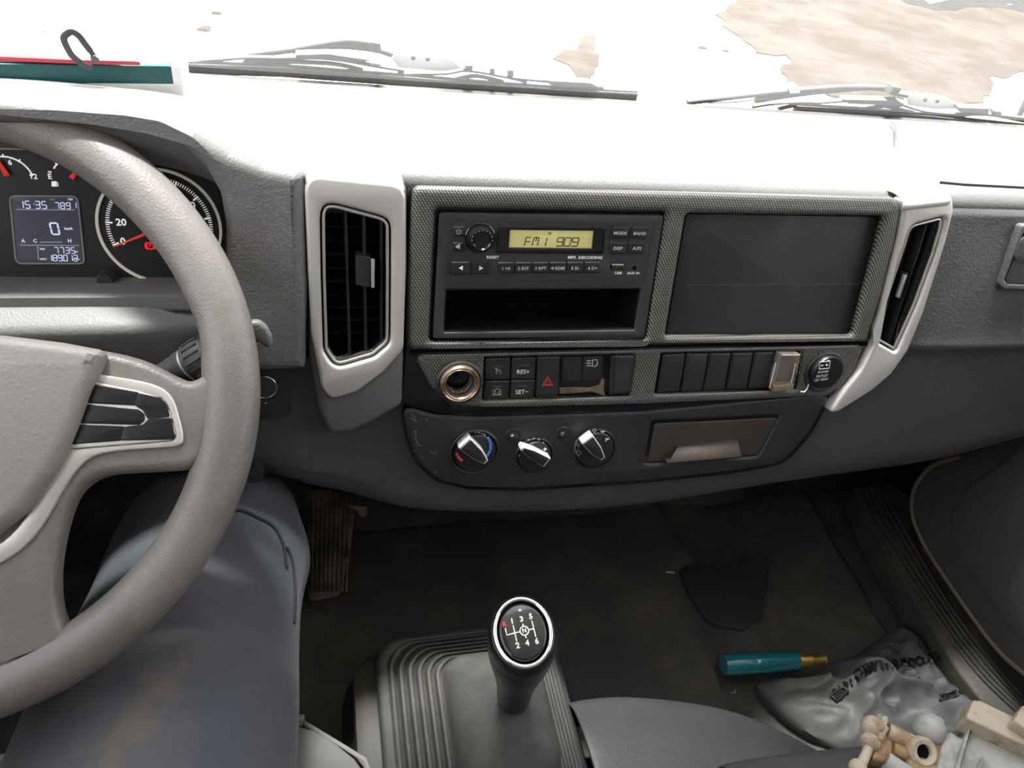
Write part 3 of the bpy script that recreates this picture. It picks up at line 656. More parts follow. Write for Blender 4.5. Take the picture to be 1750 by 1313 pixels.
plate('usb_tongue', F, [(1046, 451), (1066, 451.5), (1066, 454.5), (1046, 454)], RN+.0002, RN+.0010, SILW, usb, bev=.0001)
lines('usb_pin', F, [[(1049+i*4.2, 455.5), (1048+i*4.2, 459.5)] for i in range(5)], .0007, RN+.0009, mat('brass_pin', (.4, .28, .08), .4, metal=.8), usb)
lathe('aux_socket', F.pw(1084, 458, RN), F.n, [(0, 0), (.0017, 0), (.0017, .0006), (.001, .0008), (0, .0003)], HOLE, rd, 20)
text('lettering', 'USB', F, 1056.5, 467, 4.2, RN+.0001, WHT, rd, wx=1.3); text('lettering', 'AUX IN', F, 1082.5, 467.2, 4.0, RN+.0001, WHT, rd, wx=1.15)

# ---------------------------------------------------------------- switch row
def rocker(px, c, label, name='rocker_switch', grp=None, m=BTN, bev=.0012):
    t = thing(name, F.pw(sum(p[0] for p in px)/4, sum(p[1] for p in px)/4, c-.01), label, 'switch', grp)
    plate('key', F, px, c-.012, c, m, t, r=.0018, bev=bev); return t
SWM = mat('switch_key_plastic', (.024, .023, .025), .45, var=.3, vscale=30)
plate('switch_well', F, swh[0], -.020, -.008, HOLE, cfz, bev=.0003); plate('switch_well', F, swh[1], -.020, -.008, HOLE, cfz, bev=.0003)
S1 = .0045
def dash_(t, x, y, w=16): lines('indicator_bar', F, [[(x-w/2, y), (x+w/2, y-.3)]], .0007, S1+.0002, mat('bar_print', (.09, .085, .085), .5) if 'bar_print' not in bpy.data.materials else bpy.data.materials['bar_print'], t)
t = rocker([(830.5, 613), (873, 612), (871, 648.5), (829, 650)], S1, 'black upper cruise switch with small dial symbol beside the round socket', m=SWM); dash_(t, 851, 626)
lines('cruise_icon', F, [arc(*F.pix(852, 636, S1), .0021, -60, 230, 18), [F.pix(852, 636, S1), F.pix(848, 631, S1)], [F.pix(846, 630, S1), F.pix(850, 630, S1)]], .0004, S1+.0002, GRY, t, px=False)
t = rocker([(829, 652), (871, 651), (869, 683), (826.5, 684.5)], S1, 'black lower cruise switch with dial symbol over a wavy line', m=SWM); dash_(t, 850, 661)
lines('cruise_icon', F, [arc(*F.pix(850, 668, S1), .0020, -60, 230, 18), [F.pix(843, 666, S1), F.pix(843, 673, S1), F.pix(847, 673, S1)], [F.pix(856, 666, S1), F.pix(855.5, 673, S1), F.pix(851, 673, S1)], [F.pix(841, 675, S1), F.pix(857, 674.6, S1)]], .0004, S1+.0002, GRY, t, px=False)
t = rocker([(875.5, 612), (916.5, 611), (914, 647.5), (874, 648.5)], S1, 'black switch lettered RES+', m=SWM); dash_(t, 895, 625); text('lettering', 'RES+', F, 894, 636, 7, S1+.0001, WHT, t, bold=0)
t = rocker([(874, 650.5), (914, 649.5), (911, 681), (872, 682.5)], S1, 'black switch lettered SET-', m=SWM); dash_(t, 893, 660); text('lettering', 'SET\u2212', F, 892, 670.5, 7, S1+.0001, WHT, t, bold=0)
t = rocker([(919, 611), (957, 610), (954, 678), (917, 679.5)], S1+.001, 'black hazard light switch with red double triangle', m=SWM); dash_(t, 938, 623)
hz = lambda s: [F.pix(936-9*s, 659-(1-s)*3, S1+.001), F.pix(936, 643.5+(1-s)*9, S1+.001), F.pix(945-(1-s)*9, 658.5-(1-s)*3, S1+.001), F.pix(936-9*s, 659-(1-s)*3, S1+.001)]
lines('hazard_triangle', F, [hz(1), hz(.5)], .0006, S1+.0012, RED, t, px=False)
t = rocker([(960, 611), (996, 610), (993, 652), (958, 653)], .001, 'black fog light switch with faded symbol, pressed in, over dried dirt', m=SWM)
def fog(t, x, y, m, c):
    lines('fog_icon', F, [[(x-9, y-4), (x-2, y-4)], [(x-10, y), (x-2, y)], [(x-9, y+4), (x-2, y+4)], [(x+8, y-6), (x+1, y-6), (x, y+5.5), (x+5, y+5.5), (x+8, y+3), (x+9.5, y-1), (x+8, y-6)]], .0005, c, m, t)
fog(t, 973, 622, bpy.data.materials['bar_print'], .0012)
t = rocker([(997, 610), (1032, 609), (1029, 651), (995, 652)], .001, 'black fog light switch with bright symbol beside the blank switch', m=SWM); fog(t, 1012, 621, WHT, .0012)
dt = tag(plate('dirt_crust', F, ragged([F.pix(x, y, .0) for x, y in [(955, 662), (990, 661), (1005, 662), (1024, 657), (1028, 645), (1032, 648), (1031, 666), (1034, 676), (1010, 668), (955, 672)]], .0005, 3, 5), -.009, .0025, DIRT, None, px=False, bev=.0008), 'crust of tan dried dirt under the two sunken fog light switches', 'dirt', kind='stuff')
t = rocker([(1046, 608), (1087, 607), (1081, 675.5), (1043, 677)], S1+.001, 'blank black switch cover between the fog switch and the woven strip', 'blank_switch', m=SWM, bev=.003)
L5 = ['nearest the middle strip', 'second from the middle strip', 'third from the middle strip', 'fourth from the middle strip', 'touching the clear-covered switch']
tx = [1133, 1174, 1213.5, 1252, 1290, 1327.5]; bx_ = [1122, 1163, 1202, 1240.5, 1278, 1315]
for i in range(5):
    y0, y1 = 605.5-i*.8, 673-i*1.8
    t = rocker([(tx[i]+1, y0), (tx[i+1]-1, y0-.8), (bx_[i+1]-1.5, y1-1.8), (bx_[i]+1, y1)], S1, 'blank dark switch cover '+L5[i], 'blank_switch', 'blank switch covers in the switch row', m=SWM, bev=.0022)
    x = (tx[i]+tx[i+1])/2-1; lines('mould_mark', F, [[(x-8, y0+13), (x-6, y0+11), (x+6, y0+11), (x+8, y0+13)]], .0005, S1+.0001, bpy.data.materials['bar_print'], t)
# clear guard over the last switch
gs = thing('guarded_switch', F.pw(1345, 635), 'switch under a clear plastic flip cover with tan dirt at its foot', 'switch')
plate('key', F, [(1330, 607), (1366, 606), (1356, 664), (1317, 666)], -.006, .002, SWM, gs, bev=.001)
CLR = mat('clear_plastic', (.75, .72, .68), .08, trans=.9, ior=1.4)
plate('clear_cover', F, [(1336, 606), (1368.5, 605.5), (1357, 662), (1322, 664)], .003, .013, CLR, gs, r=.001, bev=.001)
lines('cover_glint', F, [[(1337, 607.5), (1368, 606.8)], [(1326, 620), (1315, 664)], [(1360, 622), (1352, 655)]], .0006, .0135, mat('edge_glint', (.7, .66, .6), .25), gs)  # glints on the clear cover, drawn as pale strips
plate('dirt', F, ragged([F.pix(x, y, .013) for x, y in [(1322, 659), (1357, 656), (1355, 667), (1322, 670)]], .0006, 3, 8), .002, .0132, DIRT, gs, px=False, bev=.0005)
plate('dirt', F, ragged([F.pix(x, y, .013) for x, y in [(1362, 607), (1368, 607), (1362, 640), (1358, 640)]], .0004, 3, 9), .006, .0132, DIRT, gs, px=False, bev=.0003)
# round sockets
def ringshape(name, x, y, prof, m, par, seg=48, c=0): return lathe(name, F.pw(x, y, c), F.n, prof, m, par, seg)
sk = thing('power_socket', F.pw(783, 648), 'round open socket with worn brassy chrome ring at the driver end of the switch row', 'socket')
WCH = mat('worn_brassy_chrome', (.55, .42, .32), .3, metal=.8, vcol=(.30, .20, .13), vscale=90)
ringshape('rubber_surround', 783, 648, [(.0165, .0), (.0198, .0), (.0195, .0072), (.0178, .0085), (.0165, .0080)], BLK2, sk, c=.0)
ringshape('chrome_ring', 783, 648, [(.0112, .0), (.0162, .002), (.0163, .0095), (.0150, .0115), (.0138, .0105), (.0130, .0115), (.0118, .0100), (.0112, .003)], WCH, sk)
ringshape('bore', 783, 648, [(.0, -.0112), (.0112, -.0112), (.0112, .006), (.0106, .006), (.0104, -.0104), (0, -.0104)], BLK, sk)
p_ = F.pix(778, 640, .0)
plate('contact', F, [(p_[0]-.004, p_[1]-.003), (p_[0]+.004, p_[1]-.003), (p_[0]+.004, p_[1]+.003), (p_[0]-.004, p_[1]+.003)], -.0104, -.003, BLK2, sk, px=False, holes=[[(p_[0]-.0028, p_[1]-.002), (p_[0]+.0028, p_[1]-.002), (p_[0]+.0028, p_[1]+.002), (p_[0]-.0028, p_[1]+.002)]])
lines('contact_strip', F, [[(778, 651), (788, 651)], [(793, 636), (794, 638)]], .0006, -.006, WCH, sk)
oc = thing('outlet_cap', F.pw(1403, 629), 'round black outlet cap with white battery symbol at the passenger end of the switch row', 'cap')
ringshape('surround', 1402, 631, [(.0165, 0), (.0205, 0), (.0203, .0065), (.0185, .0075), (.0165, .0068)], BLK2, oc)
ringshape('cap', 1403, 629, [(0, 0), (.0160, 0), (.0160, .0100), (.0150, .0115), (0, .0118)], mat('cap_black', (.014, .014, .017), .35), oc)
oc2 = .0120
lines('battery_icon', F, [[(1401, 619), (1419, 617.5), (1417, 629.5), (1400, 631), (1401, 619)], [(1404, 617.5), (1407, 617.3)], [(1414, 616.5), (1417, 616.3)], [(1403, 625), (1407, 624.6)], [(1411, 624.2), (1415, 623.8)], [(1413, 622), (1413, 626)]], .0007, oc2, WHT, oc)
for s, x, y in (('POWER', 1407, 636), ('OUTLET', 1405, 643), ('12V 180W', 1403, 649.5)): text('lettering', s, F, x, y, 3.8, oc2, GRY, oc, rot=R(4))
tube('pull_tab', [F.pw(x, y, .009) for x, y in smoothp([(1368, 669), (1374, 670), (1379, 665), (1382, 657)], 4)], .0007, SILW, oc, 6)

# ---------------------------------------------------------------- climate panel
cl = thing('climate_panel', F.pw(1040, 760), 'charcoal heater control panel with three rotary knobs and an ashtray drawer', 'control panel')
CP = .0015
drw = [(1114, 721), (1334, 711), (1297, 781), (1102, 794)]
plate('panel', F, [(685, 694), (745, 711), (820, 714), (1100, 704), (1424, 672), (1385, 738), (1340, 792), (1250, 807), (1100, 823), (900, 836), (800, 834), (745, 821), (712, 788), (697, 745)], -.012, CP, BLK2, cl, holes=[drw], r=.030, hr=.004, bev=.003, bseg=3)
plate('panel_edge', F, [(683, 691), (745, 708), (820, 711), (1100, 701), (1428, 669), (1389, 740), (1343, 795), (1250, 811), (1100, 827), (900, 840), (800, 838), (742, 825), (708, 791), (693, 747)], -.012, -.001, GLB, cl, r=.032, bev=.001)
def knob(x, y, R1, R2, R3, ang, ln, wd, lab):
    k = ringshape('bezel_ring', x, y, [(R3*.9, 0), (R1, 0), (R1*.99, .0018), (R1*.93, .0030), (R2*1.05, .0018), (R2*1.0, .0008), (R3*.9, .0006)], BLK2, cl, c=CP-.0005)
    ringshape('dial_disc', x, y, [(0, 0), (R3, 0), (R3, .0042), (R3*.96, .005), (0, .005)], BLK, cl, c=CP-.0005)
    c = V(F.pix(x, y, CP+.01)); d = V((cos(R(ang)), sin(R(ang)))); q = V((-d.y, d.x))
    a, b = c-d*ln*.5, c+d*ln*.5
    P = [tuple(a+q*wd*.5), tuple(a-q*wd*.5), tuple(c-q*wd*.42+d*ln*.1), tuple(b-q*wd*.18), tuple(b+q*wd*.18), tuple(c+q*wd*.42+d*ln*.1)]
    h = plate('knob_grip', F, P, CP+.003, CP+.0135, SIL, cl, px=False, r=.0012, bev=.001)
    if lab != 1: tag(h, 'silver-edged grip of the knob')
    P2 = [tuple(c+(V(p)-c)*.86) for p in P]
    plate('grip_inlay', F, P2, CP+.010, CP+.0140, BLK, h, px=False, r=.001, bev=.0002)
    return k, c
k1, c1_ = knob(811, 771, .0225, .0185, .0178, -45, .029, .0135, 0)
DC = CP+.0048
lines('hot_mark', F, [arc(c1_.x, c1_.y, .0150, 196, 206, 6), arc(c1_.x, c1_.y, .0150, 209, 234, 8)], .0022, DC, RED, k1, px=False)
lines('cold_mark', F, [arc(c1_.x, c1_.y, .0152, a, b, 6) for a, b in ((-42, -14), (-11, 14), (17, 40))], .0022, DC, LBLU, k1, px=False)
lines('scale_dot', F, [arc(c1_.x, c1_.y, .0152, a, a+s, 3) for a, s in ((48, 10), (64, 4), (74, 4), (84, 3))], .0010, DC, GRYP, k1, px=False)
k2, c2_ = knob(912, 776, .0178, .0150, .0145, 147, .030, .0105, 0)
lines('fan_dot', F, [arc(c2_.x, c2_.y, .0122, a, a+6, 3) for a in (36, 62, 84, 108, 196)], .0012, DC, GRY, k2, px=False)
p_ = (c2_.x+.0118, c2_.y+.001); lines('fan_icon', F, [[(p_[0]-.0016, p_[1]), (p_[0]+.0016, p_[1])], [(p_[0], p_[1]-.0016), (p_[0], p_[1]+.0016)]], .0008, DC, WHT, k2, px=False)
k3, c3_ = knob(1015, 765, .0205, .0180, .0172, -50, .028, .0125, 0)
def fig(x, y): return [[(x-.0018, y+.0006), (x-.0006, y-.0004), (x+.0010, y-.0004), (x+.0018, y+.0008)], [(x-.0002, y-.0002), (x-.0004, y+.0010)]]
L = fig(c3_.x+.0085, c3_.y+.0125)+fig(c3_.x+.0138, c3_.y+.0048)+[[(c3_.x+.0120, c3_.y+.0032), (c3_.x+.0135, c3_.y+.0026)]]
lines('airflow_icon', F, L, .0005, DC, WHT, k3, px=False)
lines('airflow_icon', F, [arc(c3_.x+.0005, c3_.y+.0142, .0016, 0, 360, 12), arc(c3_.x-.0118, c3_.y-.0078, .0022, 0, 360, 12), arc(c3_.x-.0135, c3_.y+.0005, .0012, 0, 360, 10), arc(c3_.x, c3_.y, .0160, 160, 225, 14)], .0005, DC, GRYP, k3, px=False)
def sb(x, y, lab):
    b = ringshape('push_button', x, y, [(0, 0), (.0064, 0), (.0066, .0016), (.0058, .0024), (.0054, .0016), (.0052, .0026), (0, .0030)], BLK, cl, 28, c=CP-.0005); return b
b = sb(875.5, 741.5, 0); p_ = F.pix(875.5, 744.5, CP+.003)
lines('snow_icon', F, [[(p_[0]-.0016*cos(a), p_[1]-.0016*sin(a)), (p_[0]+.0016*cos(a), p_[1]+.0016*sin(a))] for a in (pi/2, pi/6, -pi/6)], .0004, CP+.0030, WHT, b, px=False)
b = sb(961, 738.5, 0); p_ = F.pix(961.5, 741.5, CP+.003)
lines('recirculate_icon', F, [arc(*p_, .0015, 0, 300, 12), [(p_[0]-.0004, p_[1]-.0012), (p_[0]+.0006, p_[1]+.001)]], .0004, CP+.0030, GRY, b, px=False)
aw = plate('ashtray_drawer', F, [(1118, 724), (1331, 714), (1295, 778), (1106, 791)], -.010, -.0005, mat('drawer_plastic', (.050, .042, .038), .55, var=.2, vscale=12), cl, r=.003, bev=.0015)
hp = [F.pix(x, y, .006) for x, y in [(1163, 767), (1265, 757), (1264, 777), (1140, 787)]]
loft('drawer_handle', [[F.w(*hp[0], -.003), F.w(*hp[1], -.003)], [F.w(hp[0][0], hp[0][1], .001), F.w(*hp[1], .001)], [F.w(*hp[3], .010), F.w(*hp[2], .010)], [F.w(hp[3][0], hp[3][1]-.002, .009), F.w(hp[2][0], hp[2][1]-.002, .009)], [F.w(hp[3][0], hp[3][1]-.002, -.003), F.w(hp[2][0], hp[2][1]-.002, -.003)]], mat('brown_drawer_lip', (.050, .038, .030), .6), aw, smooth=20, solid=.001)
# scuffs at the corner of the panel
sc3 = [[(703, 707), (708, 712), (712, 722)], [(706, 740), (711, 735), (710, 750), (716, 762), (722, 762)], [(702, 715), (712, 722)], [(728, 715), (731, 722)], [(735, 772), (745, 776), (746, 770)], [(707, 771), (710, 772)], [(742, 806), (746, 808)], [(720, 780), (722, 783)]]
tag(lines('scratches', F, sc3, .0009, CP+.0001, mat('pale_scratch', (.16, .14, .12), .7), None), 'pale scratches on the corner of the heater panel nearest the driver', 'scratches', kind='stuff')

# ---------------------------------------------------------------- air vents
def topcap(t, xa, xb, ub, m):
    prof = [(-.004, .0105), (.000, .0122), (.004, .0115), (.008, .007), (.0105, -.002), (.0115, -.014), (.009, -.030), (.002, -.040)]
    loft('top_cap', [[F.w(xa+(xb-xa)*k/6+(0 if k else .0), ub(xa+(xb-xa)*k/6)+du, n) for k in range(7)] for du, n in prof], m, t, sub=1, solid=.003, smooth=80)
def vent(name, lab, body, silver, opening, vanes, tab, depth, c):
    t = thing(name, F.pw(*opening[0], 0), lab, 'air vent')
    if body: plate('pod', F, body, -.015, c-.004, DASH, t, r=.008, bev=.006, bseg=4, holes=[[(x, y) for x, y in opening]], hr=.004)
    s = plate('silver_surround', F, silver, -.004, c, SIL, t, holes=[opening], r=.012, hr=.011, bev=.003, bseg=4, at=c)
    oc_ = [F.pix(x, y, c) for x, y in opening]; L = rnd(oc_, .011)
    L = [p for i, p in enumerate(L) if (V(p).to_2d()-V(L[i-1]).to_2d()).length > 3e-4]
    sg = 1 if sum(L[i-1][0]*L[i][1]-L[i][0]*L[i-1][1] for i in range(len(L))) > 0 else -1
    def off(L, d):
        out = []
        for i in range(len(L)):
            a = V(L[i-1]).to_2d(); b = V(L[(i+1) % len(L)]).to_2d(); tt = (b-a).normalized(); q = V((-tt.y, tt.x))
            p = V(L[i]).to_2d(); q = q*sg
            out.append(tuple(p+q*d))
        return out
    plate('chrome_ring', F, off(L, .0015), -.012, c-.0025, SILW, t, px=False, holes=[off(L, .0036)], bev=.0008)
    inn = off(L, .0034)
    lp = [F.w(*q, c-.004) for q in inn]; lq = [F.w(*q, c-depth) for q in inn]
    loft('duct', [lp, lq], GLB, t, closed=True, solid=.0006, smooth=60)
    plate('duct_back', F, off(L, .003), c-depth-.002, c-depth, HOLE, t, px=False, bev=.0002)
    for (a, b) in vanes:
        A_, B2 = V(F.pix(*a, c-.012)), V(F.pix(*b, c-.012)); d = (B2-A_).normalized(); q = V((-d.y, d.x))
        rows = []
        for e, cc in ((.0004, c-.008), (.0012, c-.011), (.0012, c-.024), (.0004, c-.028)):
            sh = V((0, 0))
            rows.append([F.w(*(A_+q*e), cc), F.w(*(B2+q*e), cc), F.w(*(B2-q*e), cc), F.w(*(A_-q*e), cc)])
        loft('vane', rows, BLK, t, closed=True, caps=True, smooth=50)
    (pa, pb2) = tab
    tb = plate('direction_tab', F, pa, c-.018, c-.004, BLK, t, r=.001, bev=.0008, at=c-.004)
    tag(plate('tab_strip', F, pb2, c-.006, c-.0028, SILW, tb, r=.0004, bev=.0004, at=c-.003), 'silver edge strip')
    # rear horizontal louvres, glimpsed between the vanes
    ys = [p[1] for p in inn]; y0, y1 = min(ys), max(ys)
    for k in range(1, 11):
        y = y0+(y1-y0)*k/11
        X = []
        for i in range(len(inn)):
            a, b = inn[i-1], inn[i]
            if (a[1]-y)*(b[1]-y) < 0: X.append(a[0]+(b[0]-a[0])*(y-a[1])/(b[1]-a[1]))
        if len(X) >= 2: plate('louvre', F, [(min(X), y-.0006), (max(X), y-.0006), (max(X), y+.0006), (min(X), y+.0006)], c-.046, c-.036, BLK, t, px=False, bev=.0002)
    return t
vent('air_vent', 'upright air vent in a broad silver surround between the steering wheel and the radio',
     [(517, 296), (696, 314), (696, 463), (690, 600), (688, 694), (640, 722), (602, 741), (562, 744), (545, 705), (529, 612), (524, 463)],
     [(519, 298), (694, 316), (694, 463), (690, 598), (657, 636), (610, 671), (566, 685), (549, 664), (532, 574), (526, 463)],
     [(546, 341), (669, 374), (669, 470), (668, 588), (640, 612), (572, 632), (552, 600), (548, 470)],
     [((590, 350), (598, 622)), ((622, 358), (625, 615)), ((652, 366), (652, 604))],
     ([(608, 436), (633, 440), (633, 492), (608, 487)], [(634, 443), (640.5, 444), (640, 492), (634.5, 492)]), .055, .012)
vent('air_vent', 'narrow slanted air vent in a silver surround between the storage lid and the glove box',
     None,
     [(1541, 342), (1560, 336), (1629, 332), (1631, 362), (1616, 420), (1579, 536), (1553, 600), (1524, 641), (1492, 668), (1432, 706), (1418, 706), (1444, 668), (1472, 634), (1499, 584), (1512, 510), (1538, 408), (1546, 360)],
     [(1556, 385), (1618, 369), (1614, 395), (1603, 432), (1571, 520), (1535, 600), (1529, 602), (1498, 584), (1497, 567), (1523, 490), (1546, 420)],
     [((1580, 378), (1512, 594)), ((1600, 373), (1532, 596))],
     ([(1547, 466), (1553, 468), (1540, 512), (1534, 510)], [(1546, 470), (1550, 471), (1537, 509), (1533, 508)]), .045, .010)
for t_, xa, xb in ((bpy.data.objects['air_vent'], F.pix(521, 302, .012)[0], F.pix(693, 318, .012)[0]), (bpy.data.objects['air_vent.001'], F.pix(1543, 345, .010)[0], F.pix(1627, 335, .010)[0])):
    ya, yb = (F.pix(521, 304, .012)[1], F.pix(693, 320, .012)[1]) if xa < 0 else (F.pix(1543, 344, .010)[1], F.pix(1627, 335, .010)[1])
    topcap(t_, xa, xb, lambda x, xa=xa, xb=xb, ya=ya, yb=yb: ya+(yb-ya)*(x-xa)/(xb-xa)-.005, SIL)

# ---------------------------------------------------------------- wipers
WB = mat('wiper_black', (.075, .075, .08), .6); WBG = mat('wiper_rubber', (.085, .085, .09), .7); WWH = mat('worn_wiper_metal', (.55, .56, .57), .5)
def gl(pts, c): return [GL.pw(x, y, c) for x, y in pts]
def wiper(lab, blade, fr, arms, white, holes, links, extra):
    t = thing('windscreen_wiper', GL.pw(*blade[len(blade)//2], -.03), lab, 'wiper')
    P = [GL.pix(x, y, -.012) for x, y in blade]
    def strip(nm, P, w0, w1, c0, c1, m):
        up = [(p[0], p[1]+w1) for p in P]; dn = [(p[0], p[1]+w0) for p in P][::-1]
        return plate(nm, GL, up+dn, c0, c1, m, t, px=False, bev=.0004)
    strip('rubber_blade', P, -.005, .0045, -.018, -.012, WBG)
    strip('blade_rail', P, .0050, .0062, -.0165, -.0135, WB)
    for L in fr: tube('frame_bow', gl(smoothp(L, 4), -.016), .0022, WB, t, 6)
    for L in arms: tube('arm', gl(smoothp(L, 4), -.030), .0033, WB, t, 8)
    for L in extra: tube('washer_hose', gl(smoothp(L, 4), -.036), .0016, WWH, t, 8)
    plate('arm_head', GL, white, -.034, -.026, WWH, t, r=.002, bev=.001)
    for x, y in holes: lathe('rivet', GL.pw(x, y, -.026), GL.n, [(0, -.001), (.0022, 0), (.002, .0010), (0, .0012)], WB, t, 14)
    for P_ in links: plate('link', GL, P_, -.024, -.012, WB, t, bev=.0006, r=.001)
    return t
wiper('long black wiper lying along the windscreen base ahead of the radio',
      [(322, 118), (480, 123), (700, 140), (850, 152), (960, 160), (1089, 167)],
      [[(330, 105), (350, 103), (380, 101), (420, 98), (470, 99)], [(470, 99), (560, 99), (640, 112), (690, 120)], [(420, 110), (430, 105), (560, 108), (620, 120)], [(680, 126), (760, 125), (800, 120), (870, 132), (900, 140)], [(870, 132), (930, 138), (1000, 145), (1030, 150)], [(980, 152), (1010, 148), (1050, 156), (1080, 164)], [(780, 135), (815, 130), (860, 140)]],
      [[(424, 94), (496, 85), (560, 74), (600, 70), (640, 76)], [(520, 82), (580, 78), (640, 84), (672, 94)]],
      [(668, 97), (680, 92), (770, 100), (792, 118), (770, 124), (680, 116)], [(706, 99), (731, 101)],
      [[(632, 72), (651, 75), (651, 92), (634, 90)], [(790, 112), (808, 112), (808, 122), (800, 120)], [(838, 117), (846, 118), (846, 127), (838, 126)], [(868, 120), (878, 121), (878, 131), (868, 130)], [(940, 138), (1010, 142), (1026, 151), (960, 149), (938, 145)], [(500, 94), (560, 92), (640, 104), (600, 108), (520, 100)]],
      [[(500, 90), (560, 78), (600, 73), (635, 78)]])
wiper('black wiper parked on the windscreen base ahead of the glove box',
      [(1360, 188), (1471, 194), (1600, 206), (1750, 222), (1880, 238)],
      [[(1286, 182), (1330, 176), (1400, 175), (1456, 172), (1540, 178)], [(1330, 186), (1365, 180), (1400, 184), (1470, 186), (1510, 182), (1560, 192)], [(1540, 178), (1580, 190), (1640, 195), (1700, 196), (1780, 206)], [(1620, 200), (1680, 195), (1740, 205), (1790, 216)]],
      [[(1174, 175), (1278, 163), (1360, 155), (1445, 149), (1527, 151)], [(1290, 172), (1370, 160), (1450, 152), (1500, 150), (1550, 162)]],
      [(1549, 165), (1556, 160), (1620, 168), (1640, 186), (1600, 187), (1552, 180)], [(1581, 171), (1602, 173)],
      [[(1528, 148), (1542, 151), (1536, 160), (1554, 163), (1550, 168), (1520, 162)], [(1440, 170), (1535, 172), (1548, 182), (1525, 186), (1500, 180), (1450, 178)], [(1640, 184), (1690, 186), (1690, 196), (1640, 192)], [(1700, 190), (1712, 191), (1712, 200), (1700, 198)]],
      [[(1210, 175), (1270, 172), (1340, 160), (1440, 148), (1480, 146)]])
tag(plate('wiper_clip', GL, [(1348, 151), (1366, 150), (1368, 160), (1350, 161)], -.042, -.026, mat('pale_blue_clip', (.5, .58, .66), .5), None, r=.001), 'pale blue clip on the wiper hose of the passenger wiper', 'clip')
o = tube('antenna', gl([(1740, 201), (1752, 176), (1765, 150)], -.04), .0035, WB, None, 8); tag(o, 'short dark grey stub standing outside the windscreen at the passenger corner', 'antenna')

# ---------------------------------------------------------------- folder, strip, cable tie on the dash
BZ = .0940; BP = HZ(BZ)
b0 = BP.pix(-10, 142); b1 = BP.pix(312, 144)
bk = thing('folder', BP.w(*b0), 'white folder with a teal spine lying at the foot of the windscreen', 'folder')
d = (V(b1)-V(b0)).normalized(); q = V((-d.y, d.x)); L_ = (V(b1)-V(b0)).length+.12; e = V(b1)-d*L_
TEAL = mat('teal_board', (.012, .085, .09), .5); WPAP = mat('white_board', (.8, .8, .8), .6)
def slab(nm, a, b, w0, w1, z0, z1, m, par): return plate(nm, Pl((0, 0, 0), (1, 0, 0), (0, 1, 0)), [tuple(a+q*w0), tuple(b+q*w0), tuple(b+q*w1), tuple(a+q*w1)], z0, z1, m, par, px=False, bev=.0008)
slab('spine', e, V(b1)-d*.006, 0, .004, BZ, BZ+.013, TEAL, bk)
slab('cover', e, V(b1), .004, .062, BZ+.002, BZ+.0135, WPAP, bk)
slab('end_cap', V(b1)-d*.006, V(b1), -.001, .004, BZ, BZ+.013, WPAP, bk)
RP = HZ(BZ+.0145); r0, r1, r2, r3 = [V(RP.pix(*p)) for p in ((-30, 100), (-30, 91), (3, 101), (240, 111))]
rs = plate('red_strip', RP, [RP.pix(-30, 102), RP.pix(120, 108), RP.pix(240, 111), RP.pix(150, 101), RP.pix(60, 95), RP.pix(-30, 91)], -.0005, .0025, mat('red_plastic', (.55, .05, .07), .4), None, px=False, bev=.0006)
tag(rs, 'flat red tapering plastic strip lying on the white folder', 'strip')
zt = thing('cable_tie', RP.pw(155, 108), 'black cable tie bent into an open loop on the folder', 'cable tie')
ZP = Pl(RP.pw(150, 115), (1, .15, 0), (0, -.1, 1))
L = smoothp([(158, 116), (142, 110), (125, 97), (114, 80), (109, 65), (116, 57), (124, 55), (135, 62), (145, 75), (155, 88)], 5)
tube('strap', [ZP.pw(x, y) for x, y in [(v.x, v.y) for v in L]], .0022, WB, zt, 8, flat=.35, nrm=ZP.n)
tube('strap_tail', [ZP.pw(155, 88), ZP.pw(160, 95), ZP.pw(163, 104)], .0018, WB, zt, 8, flat=.35, nrm=ZP.n)
plate('head', ZP, [(154, 96), (162, 95), (170, 102), (170, 108), (156, 108)], -.002, .002, mat('grey_tie_head', (.12, .13, .13), .5), zt, bev=.0005)
# ---------------------------------------------------------------- steering wheel
TH = R(47); Dw = Wm.transposed() @ V((400-875, 650-656.5, FOC)); Dw.normalize()
W0 = Pl(CAM+Dw*.535, (1, 0, 0), (0, sin(TH), cos(TH)))
sc4 = .535/.46; WR = .1735*sc4
WC = W0.w(-.1596*sc4, -.0025*sc4)
W = Pl(WC, (1, 0, 0), (0, sin(TH), cos(TH)))
sw = thing('steering_wheel', W.w(0, 0, -.04), 'large grey-brown steering wheel with silver spoke trim and black thumb buttons', 'steering wheel')
RR = .0175; Rm = WR-RR*.98
ns = 180; vs = []; fs = []; m_ = 20
for i in range(ns):
    a = 2*pi*i/ns; c = V((cos(a), sin(a)))
    aa = math.degrees(a); aa = aa-360 if aa > 180 else aa
    g = 1+.03*math.exp(-((aa-38)/14)**2)+.03*math.exp(-((180-38-aa if aa > 0 else 999)/14)**2)+.06*math.exp(-((aa+4)/16)**2)+.05*math.exp(-((aa-12)/6)**2)*-1
    for k in range(m_):
        t = 2*pi*k/m_; rr = Rm+RR*g*cos(t)*1.0-(g-1)*RR*.9; vs.append(W.w(c.x*rr, c.y*rr, RR*.86*sin(t)))
for i in range(ns):
    j = (i+1) % ns
    for k in range(m_): fs.append((i*m_+k, i*m_+(k+1) % m_, j*m_+(k+1) % m_, j*m_+k))
build('rim', vs, fs, WRIM, sw, 180)
def wx_(pts, c): return [W.pix(x, y, c) for x, y in pts]
def sm(pts, n=4): return [(v.x, v.y) for v in smoothp(pts, n)]
def mirror(half): return half+[(-x, y) for x, y in half[::-1]]
